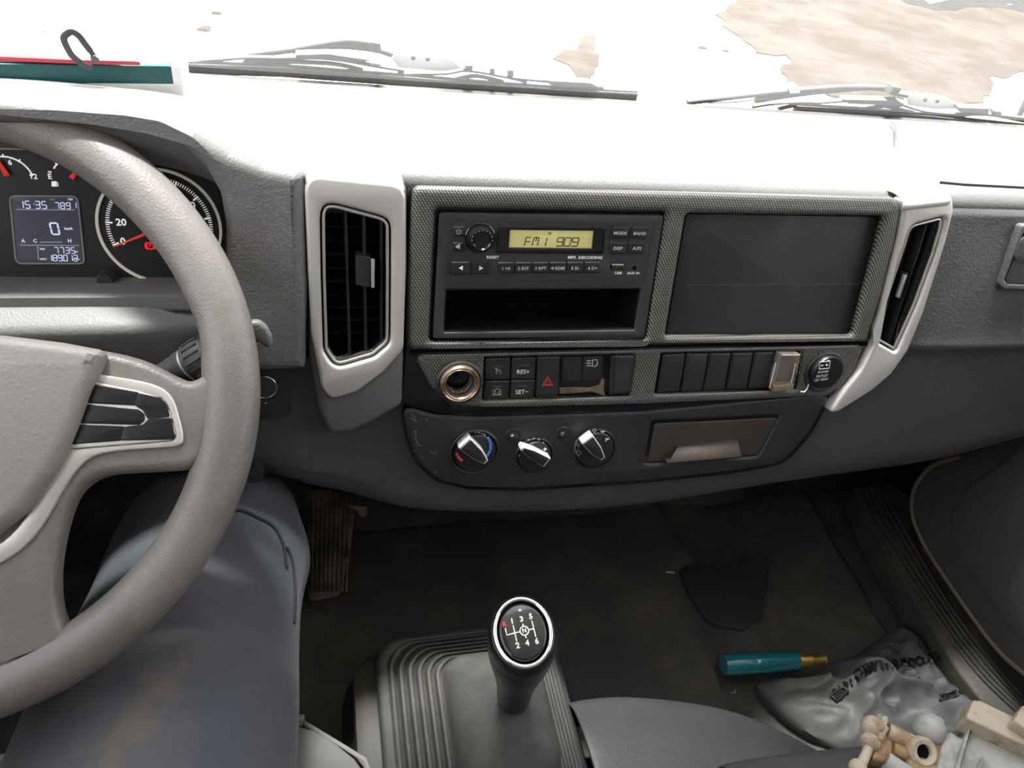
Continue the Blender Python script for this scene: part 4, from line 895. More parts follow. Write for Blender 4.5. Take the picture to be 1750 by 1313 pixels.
# spoke body: right half outline from top centre round to bottom centre
h = [(0, W.pix(-100, 571, .010)[1])]+wx_(sm([(60, 583), (175, 598), (245, 615), (300, 642), (325, 650), (350, 638)])+[(395, 610), (400, 780)]+sm([(358, 762), (345, 785), (320, 803), (260, 808), (190, 813), (150, 828), (122, 860), (104, 915), (95, 965), (93, 1010), (98, 1050), (108, 1078)])+[(120, 1110)], .010)
h.append((0, -(WR-RR)))
def clampr(p):
    r = math.hypot(*p); m = WR-RR*.7
    return (p[0]*m/r, p[1]*m/r) if r > m else p
h = [clampr(p) for p in h]
plate('spoke_body', W, mirror(h), -.012, .010, WRIM, sw, px=False, r=.004, bev=.007, bseg=5, smooth=60)
TBN = mat('thumb_button_black', (.010, .010, .013), .3, spec=.35)
pan = [(158, 652), (236, 668), (278, 681), (291, 706), (300, 741), (296, 753), (115, 768)]
for sgn in (1, -1):
    P = wx_([(152, 640)]+sm([(158, 638), (234, 650), (272, 661), (294, 679), (306, 711), (313, 745), (306, 762), (260, 767), (208, 771), (165, 779), (138, 797), (112, 832), (72, 900), (30, 945), (-40, 985)])+sm([(-60, 955), (5, 925), (52, 872), (88, 812), (108, 768)]), .012)
    Hh = wx_(pan, .012)
    def fl(L): return [(sgn*x, y) for x, y in L]
    tag(plate('spoke_trim', W, fl(P), .004, .0125, SILW, sw, px=False, holes=[fl(Hh)], r=.003, bev=.0012, bseg=3), 'bright silver trim')
    bb = plate('button_bezel', W, fl(wx_(pan, .012)), .004, .0136, SIL, sw, px=False, r=.003, bev=.0006)
    for B in ([(160, 658), (234, 671), (228, 692), (151, 688)], [(238, 674), (272, 682), (281, 692), (288, 711), (253, 713), (247, 700), (233, 693)],
              [(149, 692), (233, 701), (244, 709), (244, 718), (235, 725), (139, 723)], [(135, 727), (210, 729.5), (204, 752.5), (120, 759)],
              [(215, 730), (247, 727.5), (256, 717.5), (289.5, 716), (296, 746), (291, 750), (209, 752)]):
        cb_ = sum((V(q) for q in wx_(B, .014)), V((0, 0)))/len(B); plate('thumb_button', W, fl([tuple(V(q)+(V(q)-cb_).normalized()*.0012) for q in wx_(B, .014)]), .009, .0142, TBN, sw, px=False, r=.0014, bev=.0005)
# airbag cover
h = [(0, W.pix(-100, 560, .022)[1])]+wx_([(0, 571), (100, 583), (170, 596), (178, 606), (166, 634), (150, 668), (128, 730), (112, 768), (88, 812), (40, 878), (-40, 940)], .022)
h.append((0, W.pix(-100, 955, .022)[1]))
plate('airbag_cover', W, mirror(h), .004, .024, WPAD, sw, px=False, r=.008, bev=.0085, bseg=5, smooth=60)
lathe('column_shroud', W.w(0, .0, -.145), W.n, [(0, 0), (.062, 0), (.064, .05), (.058, .095), (.045, .128), (0, .128)], DASHL, sw, 32)

# ---------------------------------------------------------------- gear lever and gaiter
BP2 = HZ(-.43)
gb = thing('gear_gaiter', BP2.pw(820, 1250), 'grey rubber gaiter with stepped folds around the gear lever', 'gaiter')
TUN = mat('tunnel_grey_plastic', (.05, .048, .047), .6, vcol=(.06, .052, .045), vscale=12)
# footprint corners on the base plane from the photo: far-left corner, far edge
fl_ = V(BP2.pix(622, 1120)); fr2 = V(BP2.pix(985, 1085))
cx = -.03
def rrect(cx, cy, hw, hh, r, z, n=8):
    out = []
    for qx, qy, a0 in ((1, 1, 0), (-1, 1, 90), (-1, -1, 180), (1, -1, 270)):
        for k in range(n+1):
            a = R(a0+90*k/n); out.append(V((cx+qx*(hw-r)+r*cos(a), cy+qy*(hh-r)+r*sin(a), z)))
    return out
def fitrect(z, xl, xr, ytop, hh, r):
    """rounded rectangle at height z with photo columns xl, xr and far edge at ytop"""
    H = HZ(z); a = H.pix(xl, ytop+90); b = H.pix(xr, ytop+90); t = H.pix((xl+xr)/2, ytop)
    hw = (b[0]-a[0])/2; return rrect((a[0]+b[0])/2, t[1]-hh, hw, hh, r, z)
rows = [fitrect(-.450, 604, 975, 1112, .145, .030), fitrect(-.428, 606, 972, 1100, .142, .030), fitrect(-.424, 622, 966, 1098, .136, .030)]
loft('base_flange', rows+[[v+V((0, 0, -.06)) for v in rows[0]]][::-1] if False else [[v+V((0, 0, -.09)) for v in rows[0]]]+rows, TUN, gb, closed=True, caps=True, smooth=50)
st_ = []
z = -.426; xl, xr, yt, hh = 640, 962, 1074, .128
st_.append(fitrect(-.45, xl-2, xr+2, yt+6, hh, .03)); st_.append(fitrect(-.405, xl+2, xr, yt, hh, .03)); st_.append(fitrect(-.400, xl+12, xr-6, yt+6, hh-.006, .03))
import itertools
NF = 6
for k in range(NF):
    t = (k+.5)/NF
    zz = -.402+.030*t; x0 = xl+20+100*t; x1 = xr-6-26*t; y0 = yt+8+34*t; H2 = (hh-.012)*(1-.42*t)
    st_.append(fitrect(zz-.003, x0-3, x1+3, y0-1, H2+.003, .030-.01*t)); st_.append(fitrect(zz+.004, x0, x1, y0, H2+.001, .03-.01*t)); st_.append(fitrect(zz+.003, x0+7, x1-4, y0+3, H2-.004, .029-.01*t)); st_.append(fitrect(zz-.003, x0+9, x1-6, y0+4, H2-.006, .028-.01*t))
lvb = V(HZ(-.36).pw(880, 1215)); top = None
# knob position
KP = HZ(-.185); kc0 = KP.pw(893, 1085)
base = V(HZ(-.33).pw(877, 1196)); axk = (kc0-base).normalized()
dome0 = st_[-1]; cd = sum(dome0, V())/len(dome0)
for t, rr in ((.25, .060), (.5, .050), (.7, .038), (.85, .028), (1.0, .022), (1.04, .016)):
    c = cd.lerp(base, t); n = len(dome0); ring = []
    for i, v in enumerate(dome0):
        dv = (v-cd); dn = dv.normalized()
        s = dv.length*max(0, 1-t)**1.2*.95+rr*min(1, t*1.5)
        ring.append(V((c.x+dn.x*min(s, dv.length), c.y+dn.y*min(s, dv.length), cd.z+(base.z-cd.z)*(t**1.25))))
    st_.append(ring)
loft('folded_boot', st_, RBOOT, gb, closed=True, caps=True, smooth=70, sub=1)
gl_ = thing('gear_lever', base, 'black gear lever with egg-shaped knob and chrome-ringed shift pattern', 'gear lever')
Lk = (kc0-base).length
# knob swept along the lever; the face on top is tilted toward the driver
fn = (CAM-kc0).normalized()*.55+axk*.75; fn.normalize()
lathe('shaft', base-axk*.03, axk, [(0, 0), (.011, 0), (.011, .05), (0, .05)], BLK, gl_, 24)
pr = [(.0, -.002), (.0125, -.002), (.0150, .006), (.0155, .020), (.0170, .040), (.0205, .060), (.0245, .078), (.0262, .092)]
vs = []; rows = []
u0 = V((1, 0, 0)); u0 = (u0-axk*u0.dot(axk)).normalized(); w0 = axk.cross(u0)
KH = Lk
for r, hgt in pr:
    rows.append([base+axk*(hgt*KH/.108)+u0*(r*cos(2*pi*k/36))+w0*(r*1.1*sin(2*pi*k/36)) for k in range(36)])
fu = (u0-fn*u0.dot(fn)).normalized(); fw = fn.cross(fu)
fcx = kc0+fn*.006
for r, hh2 in ((.0268, -.012), (.0268, -.004), (.0258, .002), (.0240, .006), (.0228, .0075)):
    rows.append([fcx+fn*(hh2-.006)+fu*(r*cos(2*pi*k/36))+fw*(r*1.15*sin(2*pi*k/36)) for k in range(36)])
kb2 = loft('knob', rows, KNB, gl_, closed=True, caps=True, smooth=180, sub=1)
KF = Pl(fcx, u0, fw if fw.dot(V((0, 0, 1))) > 0 else -fw)
KF = Pl(fcx, fu, KF.b)
if KF.n.dot(fn) < 0: KF = Pl(fcx, -fu, KF.b)
def ell(rx, ry, n=56): return [(rx*cos(2*pi*k/n), ry*sin(2*pi*k/n)) for k in range(n)]
tag(plate('chrome_ring', KF, ell(.0225, .0265), -.004, .0040, CHR, kb2, px=False, holes=[ell(.0190, .0228)], bev=.0016, bseg=3), 'chrome ring')
rows = []
for j in range(7):
    s = j/6; rows.append([KF.w(.0192*(1-s)*cos(2*pi*k/40), .0230*(1-s)*sin(2*pi*k/40), .0022+.0032*(1-(1-s)**2)) for k in range(40)])
rows[-1] = [KF.w(.0003*cos(2*pi*k/40), .0003*sin(2*pi*k/40), .0054) for k in range(40)]
loft('shift_badge', rows, GLB, kb2, closed=True, caps=True, smooth=180)
def kf(x, y): return (x, y)
# shift gate: R | 1-2 | 3-4 | 5-6 with N in the ring
g = []; X0, X1, X2, X3 = -.0122, -.0062, .0010, .0082
zk = .0056
SH = .06
def ks(x, y): return (x-y*SH, y+x*.05)
L = [[ks(X0, .0052), ks(X0, .0), ks(X2-.0032, .0)], [ks(X1, .0058), ks(X1, -.0062)], [ks(X2, .0052), ks(X2, .0032)], [ks(X2, -.0032), ks(X2, -.0055)], [ks(X2+.0032, 0), ks(X3, 0)], [ks(X3, .0062), ks(X3, -.0060)], arc(*ks(X2, 0), .0032, 0, 360, 24)]
def kz(x, y): return .0022+.0032*(1-((x/.0192)**2+(y/.023)**2))+.0002
vs, fs = lines_geo([[q2 for a, b in zip(Lx, Lx[1:]) for q2 in (a, tuple(V(a).lerp(V(b), .5)))]+[Lx[-1]] for Lx in L], .0009, .0002)
build('shift_pattern', [KF.w(v[0], v[1], kz(v[0], v[1])+v[2]) for v in vs], fs, WHT, kb2, 0)
for s, x, y in (('1', X1, .0088), ('3', X2, .0086), ('5', X3, .0092), ('2', X1, -.0092), ('4', X2, -.0090), ('6', X3, -.0092), ('N', X2, 0)):
    v2, f2 = text_geo(s, .0056 if s != 'N' else .0042, wx=1, bold=.04); p = ks(x, y)
    build('gear_mark', [KF.w(p[0]+v.x, p[1]+v.y, kz(p[0]+v.x, p[1]+v.y)+.0001+v.z) for v in v2], f2, WHT, kb2, 0)
v2, f2 = text_geo('R', .0056, bold=.04); p = ks(X0, .0080)
build('gear_mark', [KF.w(p[0]+v.x, p[1]+v.y, kz(p[0]+v.x, p[1]+v.y)+.0001+v.z) for v in v2], f2, RED, kb2, 0)['label'] = 'red reverse letter'
# tunnel under the gaiter
tn_ = [[V((x, y, z)) for y in (-.9, -.45, -.28, -.13, -.06, -.02, .0)] for x, z in ((-.172, -.56),)]
rows = []
for x, dz in ((-.168, -.13), (-.160, -.02), (-.148, 0), (-.04, .002), (.065, 0), (.078, -.02), (.084, -.13)):
    rows.append([V((x, y, max(-.57, -.462+dz-max(0, (y+.12))*1.0))) for y in (-.9, -.5, -.3, -.2, -.13, -.09, -.05, -.02)])
o = loft('tunnel_cover', rows, TUN, None, sub=1, solid=.004)
tag(o, 'dark tunnel cover beneath the gear gaiter', 'cover')

# ---------------------------------------------------------------- seats
def cushion(name, lab, x0, x1, y0, y1, z0, z1, r, m, m2, crown=.02, skirt=True):
    t = thing(name, ((x0+x1)/2, (y0+y1)/2, z0), lab, 'seat'); nx, ny = 14, 14; rows = []
    for j in range(ny+1):
        v = j/ny; row = []
        for i in range(nx+1):
            u = i/nx; e = max(abs(2*u-1), abs(2*v-1)); 
            x = x0+(x1-x0)*u; y = y0+(y1-y0)*v
            cr_ = max(0, v-.82)/.18; x = (x0+x1)/2+(x-(x0+x1)/2)*(1-.30*(1-math.sqrt(max(.0, 1-cr_*cr_))))
            z = z1+crown*(1-(2*u-1)**2)*(1-(2*v-1)**2)*1.0
            ex = max(0, abs(2*u-1)-.80)/.20; ey = max(0, (2*v-1)-.75)/.25
            z -= r*(1-math.sqrt(max(0, 1-min(1, ex*ex+ey*ey))))
            row.append(V((x, y, z)))
        rows.append(row)
    # skirt
    per = lambda dz: [[V((p.x, p.y, z0)) for p in rr] for rr in rows]
    loft('top_cover', rows, m, t, sub=1, solid=.004)
    loft('front_panel', [rows[-1], [V((p.x, p.y+.004, z0+.06)) for p in rows[-1]], [V((p.x, p.y-.01, z0)) for p in rows[-1]]], m2, t, solid=.004)
    for side_ in (0, -1): loft('side_panel', [[rr[side_] for rr in rows], [V((rr[side_].x, rr[side_].y, z0)) for rr in rows]], m2, t, solid=.004)
    tube('piping', [rr+V((0, .002, .0)) for rr in rows[-1]], .004, m2, t, 8)
    return t
cushion('driver_seat', 'light grey cloth driver seat cushion under the thigh', -.60, -.135, -.75, -.140, -.50, -.385, .030, SEATG, SEATG, .01)
# middle seat: black vinyl folded cushion with grey front roll
ms = thing('passenger_seat', (.35, -.5, -.5), 'passenger bench seat with smooth black vinyl cushion behind the gear lever', 'seat')
VZ = HZ(-.415)
edge = [VZ.pix(x, y) for x, y in [(970, 1190), (1040, 1178), (1110, 1180), (1190, 1190), (1260, 1205), (1330, 1236), (1385, 1262), (1440, 1296), (1500, 1345), (1560, 1400)]]
rows = []
for k, (dy, dz) in enumerate(((0.004, -.09), (.006, -.035), (0, -.010), (-.018, .006), (-.05, .016), (-.10, .020), (-.2, .018), (-.45, .0))):
    rows.append([V((x, y+dy, -.415+dz+.006*noise.noise(V((x*8, (y+dy)*8, 5))))) for x, y in edge])
loft('vinyl_cushion', rows, VIN, ms, sub=2, solid=.004)
GZ2 = HZ(-.372)
ge_ = [GZ2.pix(x, y) for x, y in [(1235, 1304), (1300, 1292), (1400, 1280), (1490, 1272), (1600, 1262), (1760, 1250), (1900, 1240)]]
rows = []
for dy, dz in ((0.0, -.045), (.006, -.02), (0, 0), (-.02, .010), (-.06, .014), (-.3, .012)):
    rows.append([V((x, y+dy, -.372+dz)) for x, y in ge_])
loft('grey_front_roll', rows, mat('mid_grey_cloth', (.085, .085, .088), .8, bump=.3, bscale=800), ms, sub=2, solid=.004)
loft('seat_base', [[V((.10, y, z)) for y, z in ((-.26, -.56), (-.25, -.46), (-.8, -.45), (-.8, -.56))], [V((.62, y, z)) for y, z in ((-.42, -.56), (-.40, -.46), (-.8, -.45), (-.8, -.56))]], DASHL, ms, closed=True, caps=True, smooth=30)

# ---------------------------------------------------------------- the driver's right leg
pe = thing('person', (-.40, -.60, -.38), 'person at the wheel in dusty blue-grey trousers, knee raised under the wheel rim', 'person')
def leg(sx, vis=True):
    secs = []
    pts = [(-.355, -.66, -.285, .105, .085), (-.345, -.50, -.272, .104, .088), (-.322, -.36, -.262, .102, .085), (-.301, -.25, -.255, .095, .080), (-.286, -.16, -.250, .086, .076), (-.277, -.09, -.250, .081, .074), (-.272, -.035, -.256, .077, .070), (-.270, -.002, -.290, .072, .064), (-.272, .012, -.340, .064, .060), (-.274, .030, -.400, .060, .056), (-.272, .050, -.455, .056, .054), (-.270, .062, -.495, .056, .055)]
    P = smoothp([V(p[:3]) for p in pts], 5); Rw = smoothp([V((p[3], p[4], 0)) for p in pts], 5)
    rows = []; n = len(P)
    for i, p in enumerate(P):
        t = (P[min(i+1, n-1)]-P[max(i-1, 0)]).normalized(); u = V((1, 0, 0)); u = (u-t*u.dot(t)).normalized(); w = t.cross(u)
        if w.z < 0 and i < n*.5: w = -w
        if i >= n*.5 and w.dot(V((0, 1, .3))) < 0: w = -w
        row = []
        for k in range(32):
            a = 2*pi*k/32; rx, rz = Rw[i].x, Rw[i].y
            q2 = p+u*(rx*cos(a))+w*(rz*sin(a))
            # cloth folds: long soft creases plus bunching behind the knee
            f = .0045*noise.noise(V((q2.x*9, q2.y*5, q2.z*9)))+.0035*math.sin(38*q2.y+9*q2.x+3*noise.noise(q2*8))*max(0, noise.noise(V((q2.x*4+2, q2.y*4, q2.z*4))))
            f += .0050*(1-abs(noise.noise(V((q2.x*9+q2.y*7, q2.y*4-q2.x*5, q2.z*6+2)))*2.4))*max(0, min(1, .35+1.4*noise.noise(V((q2.x*3, q2.y*3, 9)))))
            row.append(V((q2.x*1.0, q2.y, q2.z))+(q2-p).normalized()*f*1.5)
        rows.append([V((sx+(v.x+.36)*(1 if sx > -.5 else -1) if sx != -.36 else v.x, v.y, v.z)) for v in row])
    return rows, P
rows, LP_ = leg(-.36)
tr = loft('trouser_leg', rows, JEAN, pe, closed=True, caps=True, smooth=180, sub=1)
tag(tr, 'right trouser leg with a seam curving over the knee')
def stainmask(m, c, rad, col):
    nt = m.node_tree; b = nt.nodes['Principled BSDF']; src = b.inputs['Base Color'].links[0].from_socket
    ge = nt.nodes.new('ShaderNodeNewGeometry'); mp_ = nt.nodes.new('ShaderNodeMapping'); mp_.vector_type = 'TEXTURE'
    mp_.inputs['Location'].default_value = c; mp_.inputs['Scale'].default_value = rad; mp_.inputs['Rotation'].default_value = (0, 0, R(-28)); nt.links.new(ge.outputs['Position'], mp_.inputs[0])
    ln = nt.nodes.new('ShaderNodeVectorMath'); ln.operation = 'LENGTH'; nt.links.new(mp_.outputs[0], ln.inputs[0])
    no = nt.nodes.new('ShaderNodeTexNoise'); no.inputs['Scale'].default_value = 55; no.inputs['Detail'].default_value = 5; nt.links.new(ge.outputs['Position'], no.inputs['Vector'])
    ad = nt.nodes.new('ShaderNodeMath'); ad.operation = 'MULTIPLY_ADD'; ad.inputs[1].default_value = 2.2; nt.links.new(no.outputs[0], ad.inputs[0]); nt.links.new(ln.outputs['Value'], ad.inputs[2])
    mr = nt.nodes.new('ShaderNodeMapRange'); mr.inputs[1].default_value = 1.25; mr.inputs[2].default_value = 1.95; mr.inputs[3].default_value = .65; mr.inputs[4].default_value = 0; nt.links.new(ad.outputs[0], mr.inputs[0])
    mx = nt.nodes.new('ShaderNodeMix'); mx.data_type = 'RGBA'; nt.links.new(mr.outputs[0], mx.inputs[0]); nt.links.new(src, mx.inputs[6]); mx.inputs[7].default_value = (*col, 1)
    nt.links.new(mx.outputs[2], b.inputs['Base Color'])
# seam curving over the outside of the knee, pressed into the cloth
dg = bpy.context.evaluated_depsgraph_get() if False else None
from mathutils.bvhtree import BVHTree
def snapper(rows, closed=True):
    n = len(rows[0]); vs = [v for r in rows for v in r]; fs = [(i*n+k, i*n+(k+1) % n, (i+1)*n+(k+1) % n, (i+1)*n+k) for i in range(len(rows)-1) for k in range(n if closed else n-1)]
    return BVHTree.FromPolygons(vs, fs)
bt = snapper(rows)
def cast(px, py):
    d = Wm.transposed() @ V((px-875, py-656.5, FOC)); d.normalize(); h = bt.ray_cast(CAM, d); return (h[0]-d*.001) if h[0] else None
ms_ = cast(238, 1215)
if ms_: stainmask(JEAN, ms_, (.020, .060, .08), (.12, .09, .068))
SEAMM = mat('dark_seam', (.02, .024, .032), .9)
for nm, Lq in (('seam', [(388, 876), (412, 872), (440, 884), (468, 900), (484, 930), (490, 970)]), ('seam', [(490, 935), (500, 960), (504, 1010), (502, 1065)])):
    pp_ = [cast(q.x, q.y) for q in smoothp(Lq, 6)]; pp_ = [p for p in pp_ if p]
    if len(pp_) > 3: tube(nm, pp_, .0013, SEAMM, tr, 6)
# cuff and shoe reaching to the pedal
loft('shoe', [[LP_[-1]+V((x, y, z)) for x, y, z in ((-.04, 0, 0), (0, -.05, 0), (.04, 0, 0), (0, .05, 0))], [LP_[-1]+V((x, y, -.02+z)) for x, y, z in ((-.042, .0, -.0), (0, -.055, 0), (.042, 0, 0), (0, .10, .0))], [LP_[-1]+V((x, y, z)) for x, y, z in ((-.045, .02, -.055), (0, -.06, -.055), (.045, .02, -.055), (0, .14, -.055))]], SHOE, pe, closed=True, caps=True, sub=2)

# ---------------------------------------------------------------- pedal, litter, lower bracket
PP = Pl(HZ(-.50).pw(560, 960), (1, -.05, 0), (0, .75, .66))
pd = thing('accelerator_pedal', PP.o, 'long ribbed accelerator pedal caked with brown dirt', 'pedal')
PM = mat('dirty_pedal', (.19, .145, .09), .75, vcol=(.06, .05, .038), vscale=22, vlo=.4, vhi=.65)
plate('pad', PP, [(522, 838), (602, 836), (606, 880), (598, 950), (580, 1020), (528, 1030), (520, 960), (524, 900)], -.010, 0, PM, pd, r=.006, bev=.002)
for k in range(9):
    x = 533+k*8.0; plate('rib', PP, [(x, 842), (x+3.5, 842), (x+1-k*.5, 1012), (x-2.5-k*.5, 1012)], 0, .0035, PM, pd, bev=.0008)
def flat_litter(name, lab, cat, px, z, col):
    H = HZ(z); return tag(plate(name, H, px, 0, .002, mat(name+'_m', col, .6), None, bev=.0004), lab, cat)
PCL = Pl(PP.o+V((.03, .04, .06)), (1, 0, 0), (0, .6, .8))
tag(plate('cream_clip', PCL, [(597, 864), (628, 867), (625, 884), (617, 884), (610, 873), (597, 868)], 0, .003, mat('cream_plastic', (.33, .27, .18), .6), None, bev=.0006), 'small cream plastic clip beside the top of the ribbed pedal', 'clip')
tag(plate('paper_scrap', HZ(-.40), [(494, 873), (500, 870), (508, 885), (502, 888)], -.002, 0, mat('paper', (.45, .43, .38), .7), None, bev=.0003), 'tiny pale scrap stuck between the knee and the pedal', 'scrap')
tag(plate('brown_chip', PCL, [(583, 950), (586, 958), (596, 950), (598, 962), (583, 963)], 0, .003, mat('brown_chip_m', (.16, .11, .06), .6), None, bev=.0006), 'small brown chip at the lower edge of the ribbed pedal', 'chip')
tag(tube('straw', [HZ(-.50).pw(1139, 978), HZ(-.50).pw(1152, 979)], .0012, mat('straw_m', (.4, .33, .2), .7), None, 6), 'short straw fragment on the black floor mat', 'straw')
tag(tube('lint', [HZ(-.53).pw(*q) for q in ((1249, 1184), (1256, 1185), (1257, 1178))], .0008, mat('lint_m', (.4, .38, .34), .7), None, 6), 'pale curl of lint below the blue bottle', 'lint')

# ---------------------------------------------------------------- bottle
BT = HZ(FLZ+.045)
a, b, c, e = BT.pw(1236, 1137), BT.pw(1362, 1131), BT.pw(1374, 1130), BT.pw(1410, 1127)
ax = (e-a).normalized(); lb = (b-a).length; lt = (e-a).length; rb = (BT.pix(1300, 1116)[1]-BT.pix(1300, 1156)[1])/2*.88
bo = thing('perfume_bottle', a, 'blue cylindrical spray bottle with a gold neck lying on the floor mat', 'bottle')
lathe('glass_body', a, ax, [(0, 0), (rb*.93, 0), (rb, .002), (rb, lb*.985), (rb*.93, lb), (rb*.5, lb*1.01), (0, lb*1.01)], mat('blue_bottle_glass', (.02, .24, .31), .06, trans=.25, coat=1, emis=0), bo, 40)
lathe('blue_liquid', a, ax, [(0, .010), (rb*.80, .010), (rb*.80, lb*.90), (0, lb*.90)], mat('blue_liquid', (.01, .20, .28), .2, spec=.3), bo, 32)
GOLD = mat('gold_collar', (.62, .42, .12), .32, metal=.85)
lathe('neck_collar', a, ax, [(0, lb*1.0), (rb*.62, lb), (rb*.66, lb+.002), (rb*.66, lb+(lt-lb)*.48), (rb*.55, lb+(lt-lb)*.5), (0, lb+(lt-lb)*.5)], GOLD, bo, 32)
lathe('spray_top', a, ax, [(0, lb+(lt-lb)*.45), (rb*.38, lb+(lt-lb)*.46), (rb*.38, lt*.985), (rb*.44, lt*.99), (rb*.44, lt), (0, lt)], GOLD, bo, 28)

# ---------------------------------------------------------------- crumpled bag
BG = HZ(-.53)
bo_ = [(1546, 1068), (1575, 1085), (1601, 1110), (1630, 1140), (1657, 1166), (1690, 1177), (1709, 1211), (1725, 1260), (1690, 1310), (1560, 1330), (1470, 1300), (1430, 1276), (1385, 1250), (1345, 1222), (1322, 1200), (1308, 1185), (1297, 1165), (1330, 1160), (1397, 1151), (1420, 1130), (1456, 1124), (1471, 1114), (1494, 1096), (1520, 1080)]
bl = [V(BG.pix(*p)).to_2d() for p in bo_]; bc = sum(bl, V((0, 0)))/len(bl)
def bagz(x, y, s):
    r1 = 1-abs(noise.noise(V((x*14, y*14, 3)))*2.2); r2 = 1-abs(noise.noise(V((x*24+4, y*30, 8)))*3.0)
    return -.535+(1-s**3)*(.012+.020*max(0, r1)+.016*max(0, r2))+.008*noise.noise(V((x*9, y*9, 1)))
rows = []
NB = len(bl)*4; ring = smoothp([(v.x, v.y) for v in bl], 4, closed=True)
for j in range(25):
    s = 1-j/24*.995; rows.append([V((bc.x+(p.x-bc.x)*s, bc.y+(p.y-bc.y)*s, bagz(bc.x+(p.x-bc.x)*s, bc.y+(p.y-bc.y)*s, s))) for p in ring])
BAG = mat('grey_plastic_film', (.058, .061, .064), .55, spec=.3, vcol=(.076, .073, .070), vscale=10)
rows = [[V((v.x, v.y, v.z-.012)) for v in rows[0]]]+rows
bgt = thing('plastic_bag', (bc.x, bc.y, -.54), 'crumpled grey plastic bag with black lettering on the passenger floor', 'bag')
bag = loft('bag_film', rows, BAG, bgt, closed=True, caps=True, smooth=60)
bt2 = snapper(rows)
def onbag(px, py):
    d = Wm.transposed() @ V((px-875, py-656.5, FOC)); d.normalize(); h = bt2.ray_cast(CAM, d)
    return (h[0]-d*.0012) if h[0] else None
INK = mat('black_ink', (.012, .012, .013), .6)
def bagtext(s, path, hpx, name='lettering', flip=False, box_=False, bold=.06, wx=1.0):
    vs, fs = text_geo(s, 1.0, 'LEFT', 0, wx, bold)
    w = max(v.x for v in vs); P = smoothp(path, 10); acc = [0]
    for p0, p1 in zip(P, P[1:]): acc.append(acc[-1]+(p1-p0).length)
    out = []
    for v in vs:
        t = v.x/w*acc[-1]; i = 0
        while i < len(acc)-2 and acc[i+1] < t: i += 1
        f = (t-acc[i])/max(1e-6, acc[i+1]-acc[i]); p = P[i].lerp(P[i+1], f); d = (P[i+1]-P[i]).normalized(); nrm = V((d.y, -d.x))
        q2 = p+nrm*(v.y/.72*hpx)*(1); h = onbag(q2.x, q2.y); out.append((h if h else BG.pw(q2.x, q2.y, .03)))
    build(name, out, fs, INK, bag, 0)
bagtext('[o]+HYBRW WOBLDCOM.', [(1428, 1188), (1455, 1164), (1485, 1143), (1520, 1137), (1555, 1135), (1606, 1122)], 16, bold=.09)
def bagline(pts, w):
    P = []
    for a_, b_ in zip(pts, pts[1:]):
        for k in range(6): P.append(V(a_).lerp(V(b_), k/6))
    P.append(V(pts[-1])); L3 = [onbag(p.x, p.y) for p in P]; L3 = [p for p in L3 if p]
    if len(L3) > 2: tube('logo_outline', L3, w, INK, bag, 5)
bagline([(1420, 1189), (1440, 1174), (1449, 1180), (1431, 1199), (1420, 1189)], .0016)
bagline([(1428, 1189), (1438, 1181), (1441, 1184), (1431, 1193), (1428, 1189)], .0012)
bagtext('HEB MARWW', [(1608, 1192), (1635, 1186), (1672, 1176)], 8, bold=.08)
bagline([(1606, 1188), (1634, 1180), (1635, 1189), (1608, 1197), (1606, 1188)], .0012)

# ---------------------------------------------------------------- dirty latch mechanism on the seat
CR = mat('dirty_cream_plastic', (.50, .43, .34), .6, vcol=(.30, .20, .11), vscale=40, vlo=.45, vhi=.65, bump=.3, bscale=200)
CRG = mat('dusty_cast_grey', (.40, .40, .385), .55, vcol=(.28, .27, .25), vscale=30, bump=.3, bscale=250)
OCH = mat('ochre_plastic', (.30, .19, .09), .6, vcol=(.16, .10, .05), vscale=50)
MZ = HZ(-.285)
mt = thing('latch_mechanism', MZ.pw(1620, 1290), 'dusty cream and grey rod mechanism with two ball joints on the passenger seat', 'mechanism')
def mp(x, y, dz=0): return HZ(-.285+dz).pw(x, y, 0)
def rod(nm, a, b, r, m, seg=16): return tube(nm, [mp(*a), mp(*b)], r, m, mt, seg, smooth=50)
# first joint
def ball(x, y, r, m, dz=0, nm='ball_joint'):
    o_ = mp(x, y, dz); return lathe(nm, o_-V((0, 0, r)), (0, 0, 1), [(r*sin(pi*k/12), r*(1-cos(pi*k/12))) for k in range(13)], m, mt, 24, smooth=180)
ball(1492, 1243, .0098, CR, .004)
lathe('collar', mp(1500, 1252), (mp(1486, 1272)-mp(1500, 1252)), [(0, 0), (.0072, 0), (.0072, .010), (.0085, .011), (.0085, .017), (.006, .019), (0, .019)], CR, mt, 20)
rod('thin_rod', (1484, 1280), (1470, 1312), .0042, CR)
ball(1466, 1313, .0075, CR, -.002, 'rod_end')
plate('clip', MZ, [(1505, 1226), (1513, 1222), (1519, 1226), (1516, 1240), (1521, 1244), (1509, 1265), (1500, 1262), (1506, 1244)], -.008, .010, CR, mt, r=.0012, bev=.0012)
plate('bracket', MZ, [(1510, 1252), (1528, 1268), (1526, 1290), (1515, 1302), (1492, 1298), (1494, 1284)], -.016, .002, OCH, mt, r=.002, bev=.002)
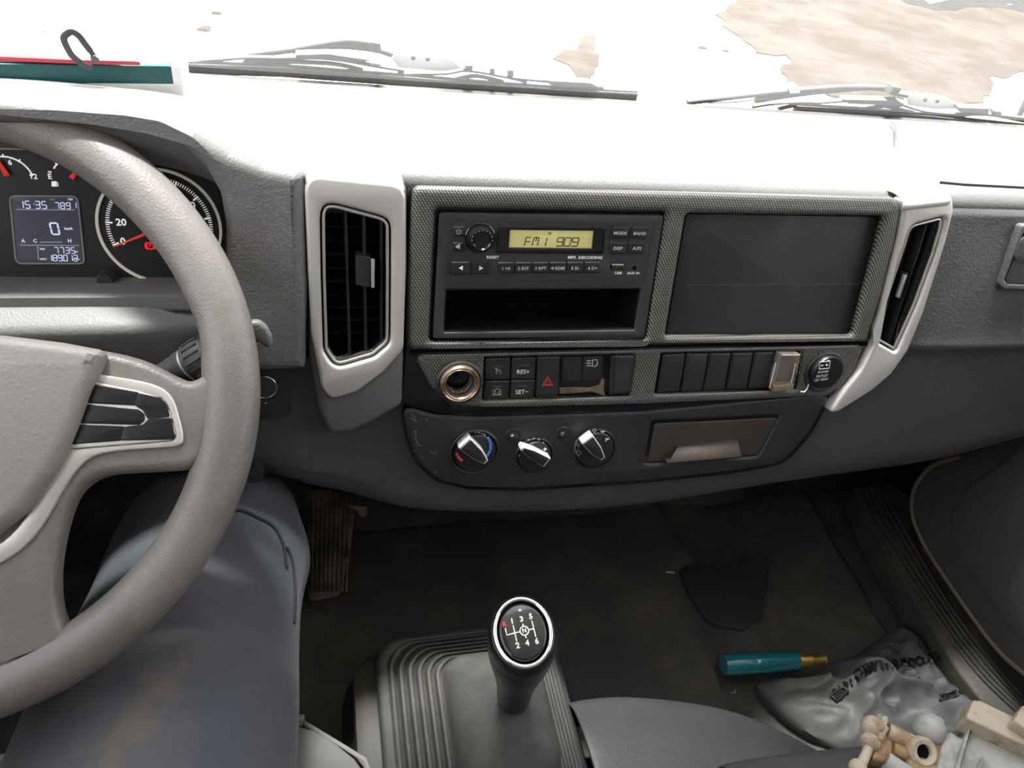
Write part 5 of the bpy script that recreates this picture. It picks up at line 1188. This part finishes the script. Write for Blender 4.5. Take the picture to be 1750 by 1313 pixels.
rod('tube_arm', (1516, 1250), (1560, 1272), .0075, CR); rod('tube_arm', (1514, 1300), (1552, 1325), .0075, CRG)
rod('link_rod', (1525, 1280), (1562, 1296), .0058, OCH)
# second joint
ball(1588, 1246, .0135, CRG, .004)
plate('clip', MZ, [(1597, 1226), (1606, 1223), (1614, 1230), (1618, 1248), (1604, 1256), (1594, 1240)], -.004, .012, CRG, mt, r=.0014, bev=.0014)
plate('socket_body', MZ, [(1552, 1262), (1600, 1250), (1622, 1256), (1624, 1276), (1606, 1325), (1554, 1325), (1550, 1290)], -.022, .004, OCH, mt, r=.004, bev=.004, bseg=3)
lathe('socket_ring', mp(1571, 1284, .002), (-.15, -.45, .8), [(.0055, 0), (.0125, 0), (.0125, .006), (.0100, .009), (.0065, .008), (.0055, .002)], CR, mt, 28)
lathe('socket_bore', mp(1571, 1284, .003), (-.15, -.45, .8), [(0, 0), (.006, 0), (.006, .004), (0, .004)], HOLE, mt, 20)
rod('white_rod', (1552, 1304), (1580, 1325), .004, CRG)
plate('cast_housing', MZ, [(1612, 1262), (1625, 1248), (1648, 1262), (1656, 1240), (1670, 1237), (1700, 1250), (1790, 1296), (1790, 1360), (1590, 1360), (1600, 1320)], -.03, .006, CRG, mt, r=.003, bev=.004, bseg=3)
plate('housing_rib', MZ, [(1640, 1290), (1656, 1244), (1662, 1246), (1640, 1325), (1630, 1325)], .004, .011, CRG, mt, r=.001, bev=.0015)
plate('housing_rib', MZ, [(1676, 1300), (1682, 1290), (1672, 1330), (1664, 1330)], .004, .010, CRG, mt, r=.001, bev=.0015)
MZ2 = HZ(-.262)
cb = thing('cream_bar', MZ2.pw(1700, 1230), 'square cream plastic bar lying across the back of the grey mechanism', 'bar')
plate('bar', MZ2, [(1651, 1228), (1664, 1196), (1676, 1197), (1790, 1252), (1790, 1290), (1740, 1268)], -.022, 0, CR, cb, r=.003, bev=.002, bseg=3)
plate('upright_tab', MZ2, [(1733, 1232), (1748, 1206), (1790, 1206), (1790, 1252), (1760, 1250)], .0, .012, CR, cb, r=.002, bev=.0015)
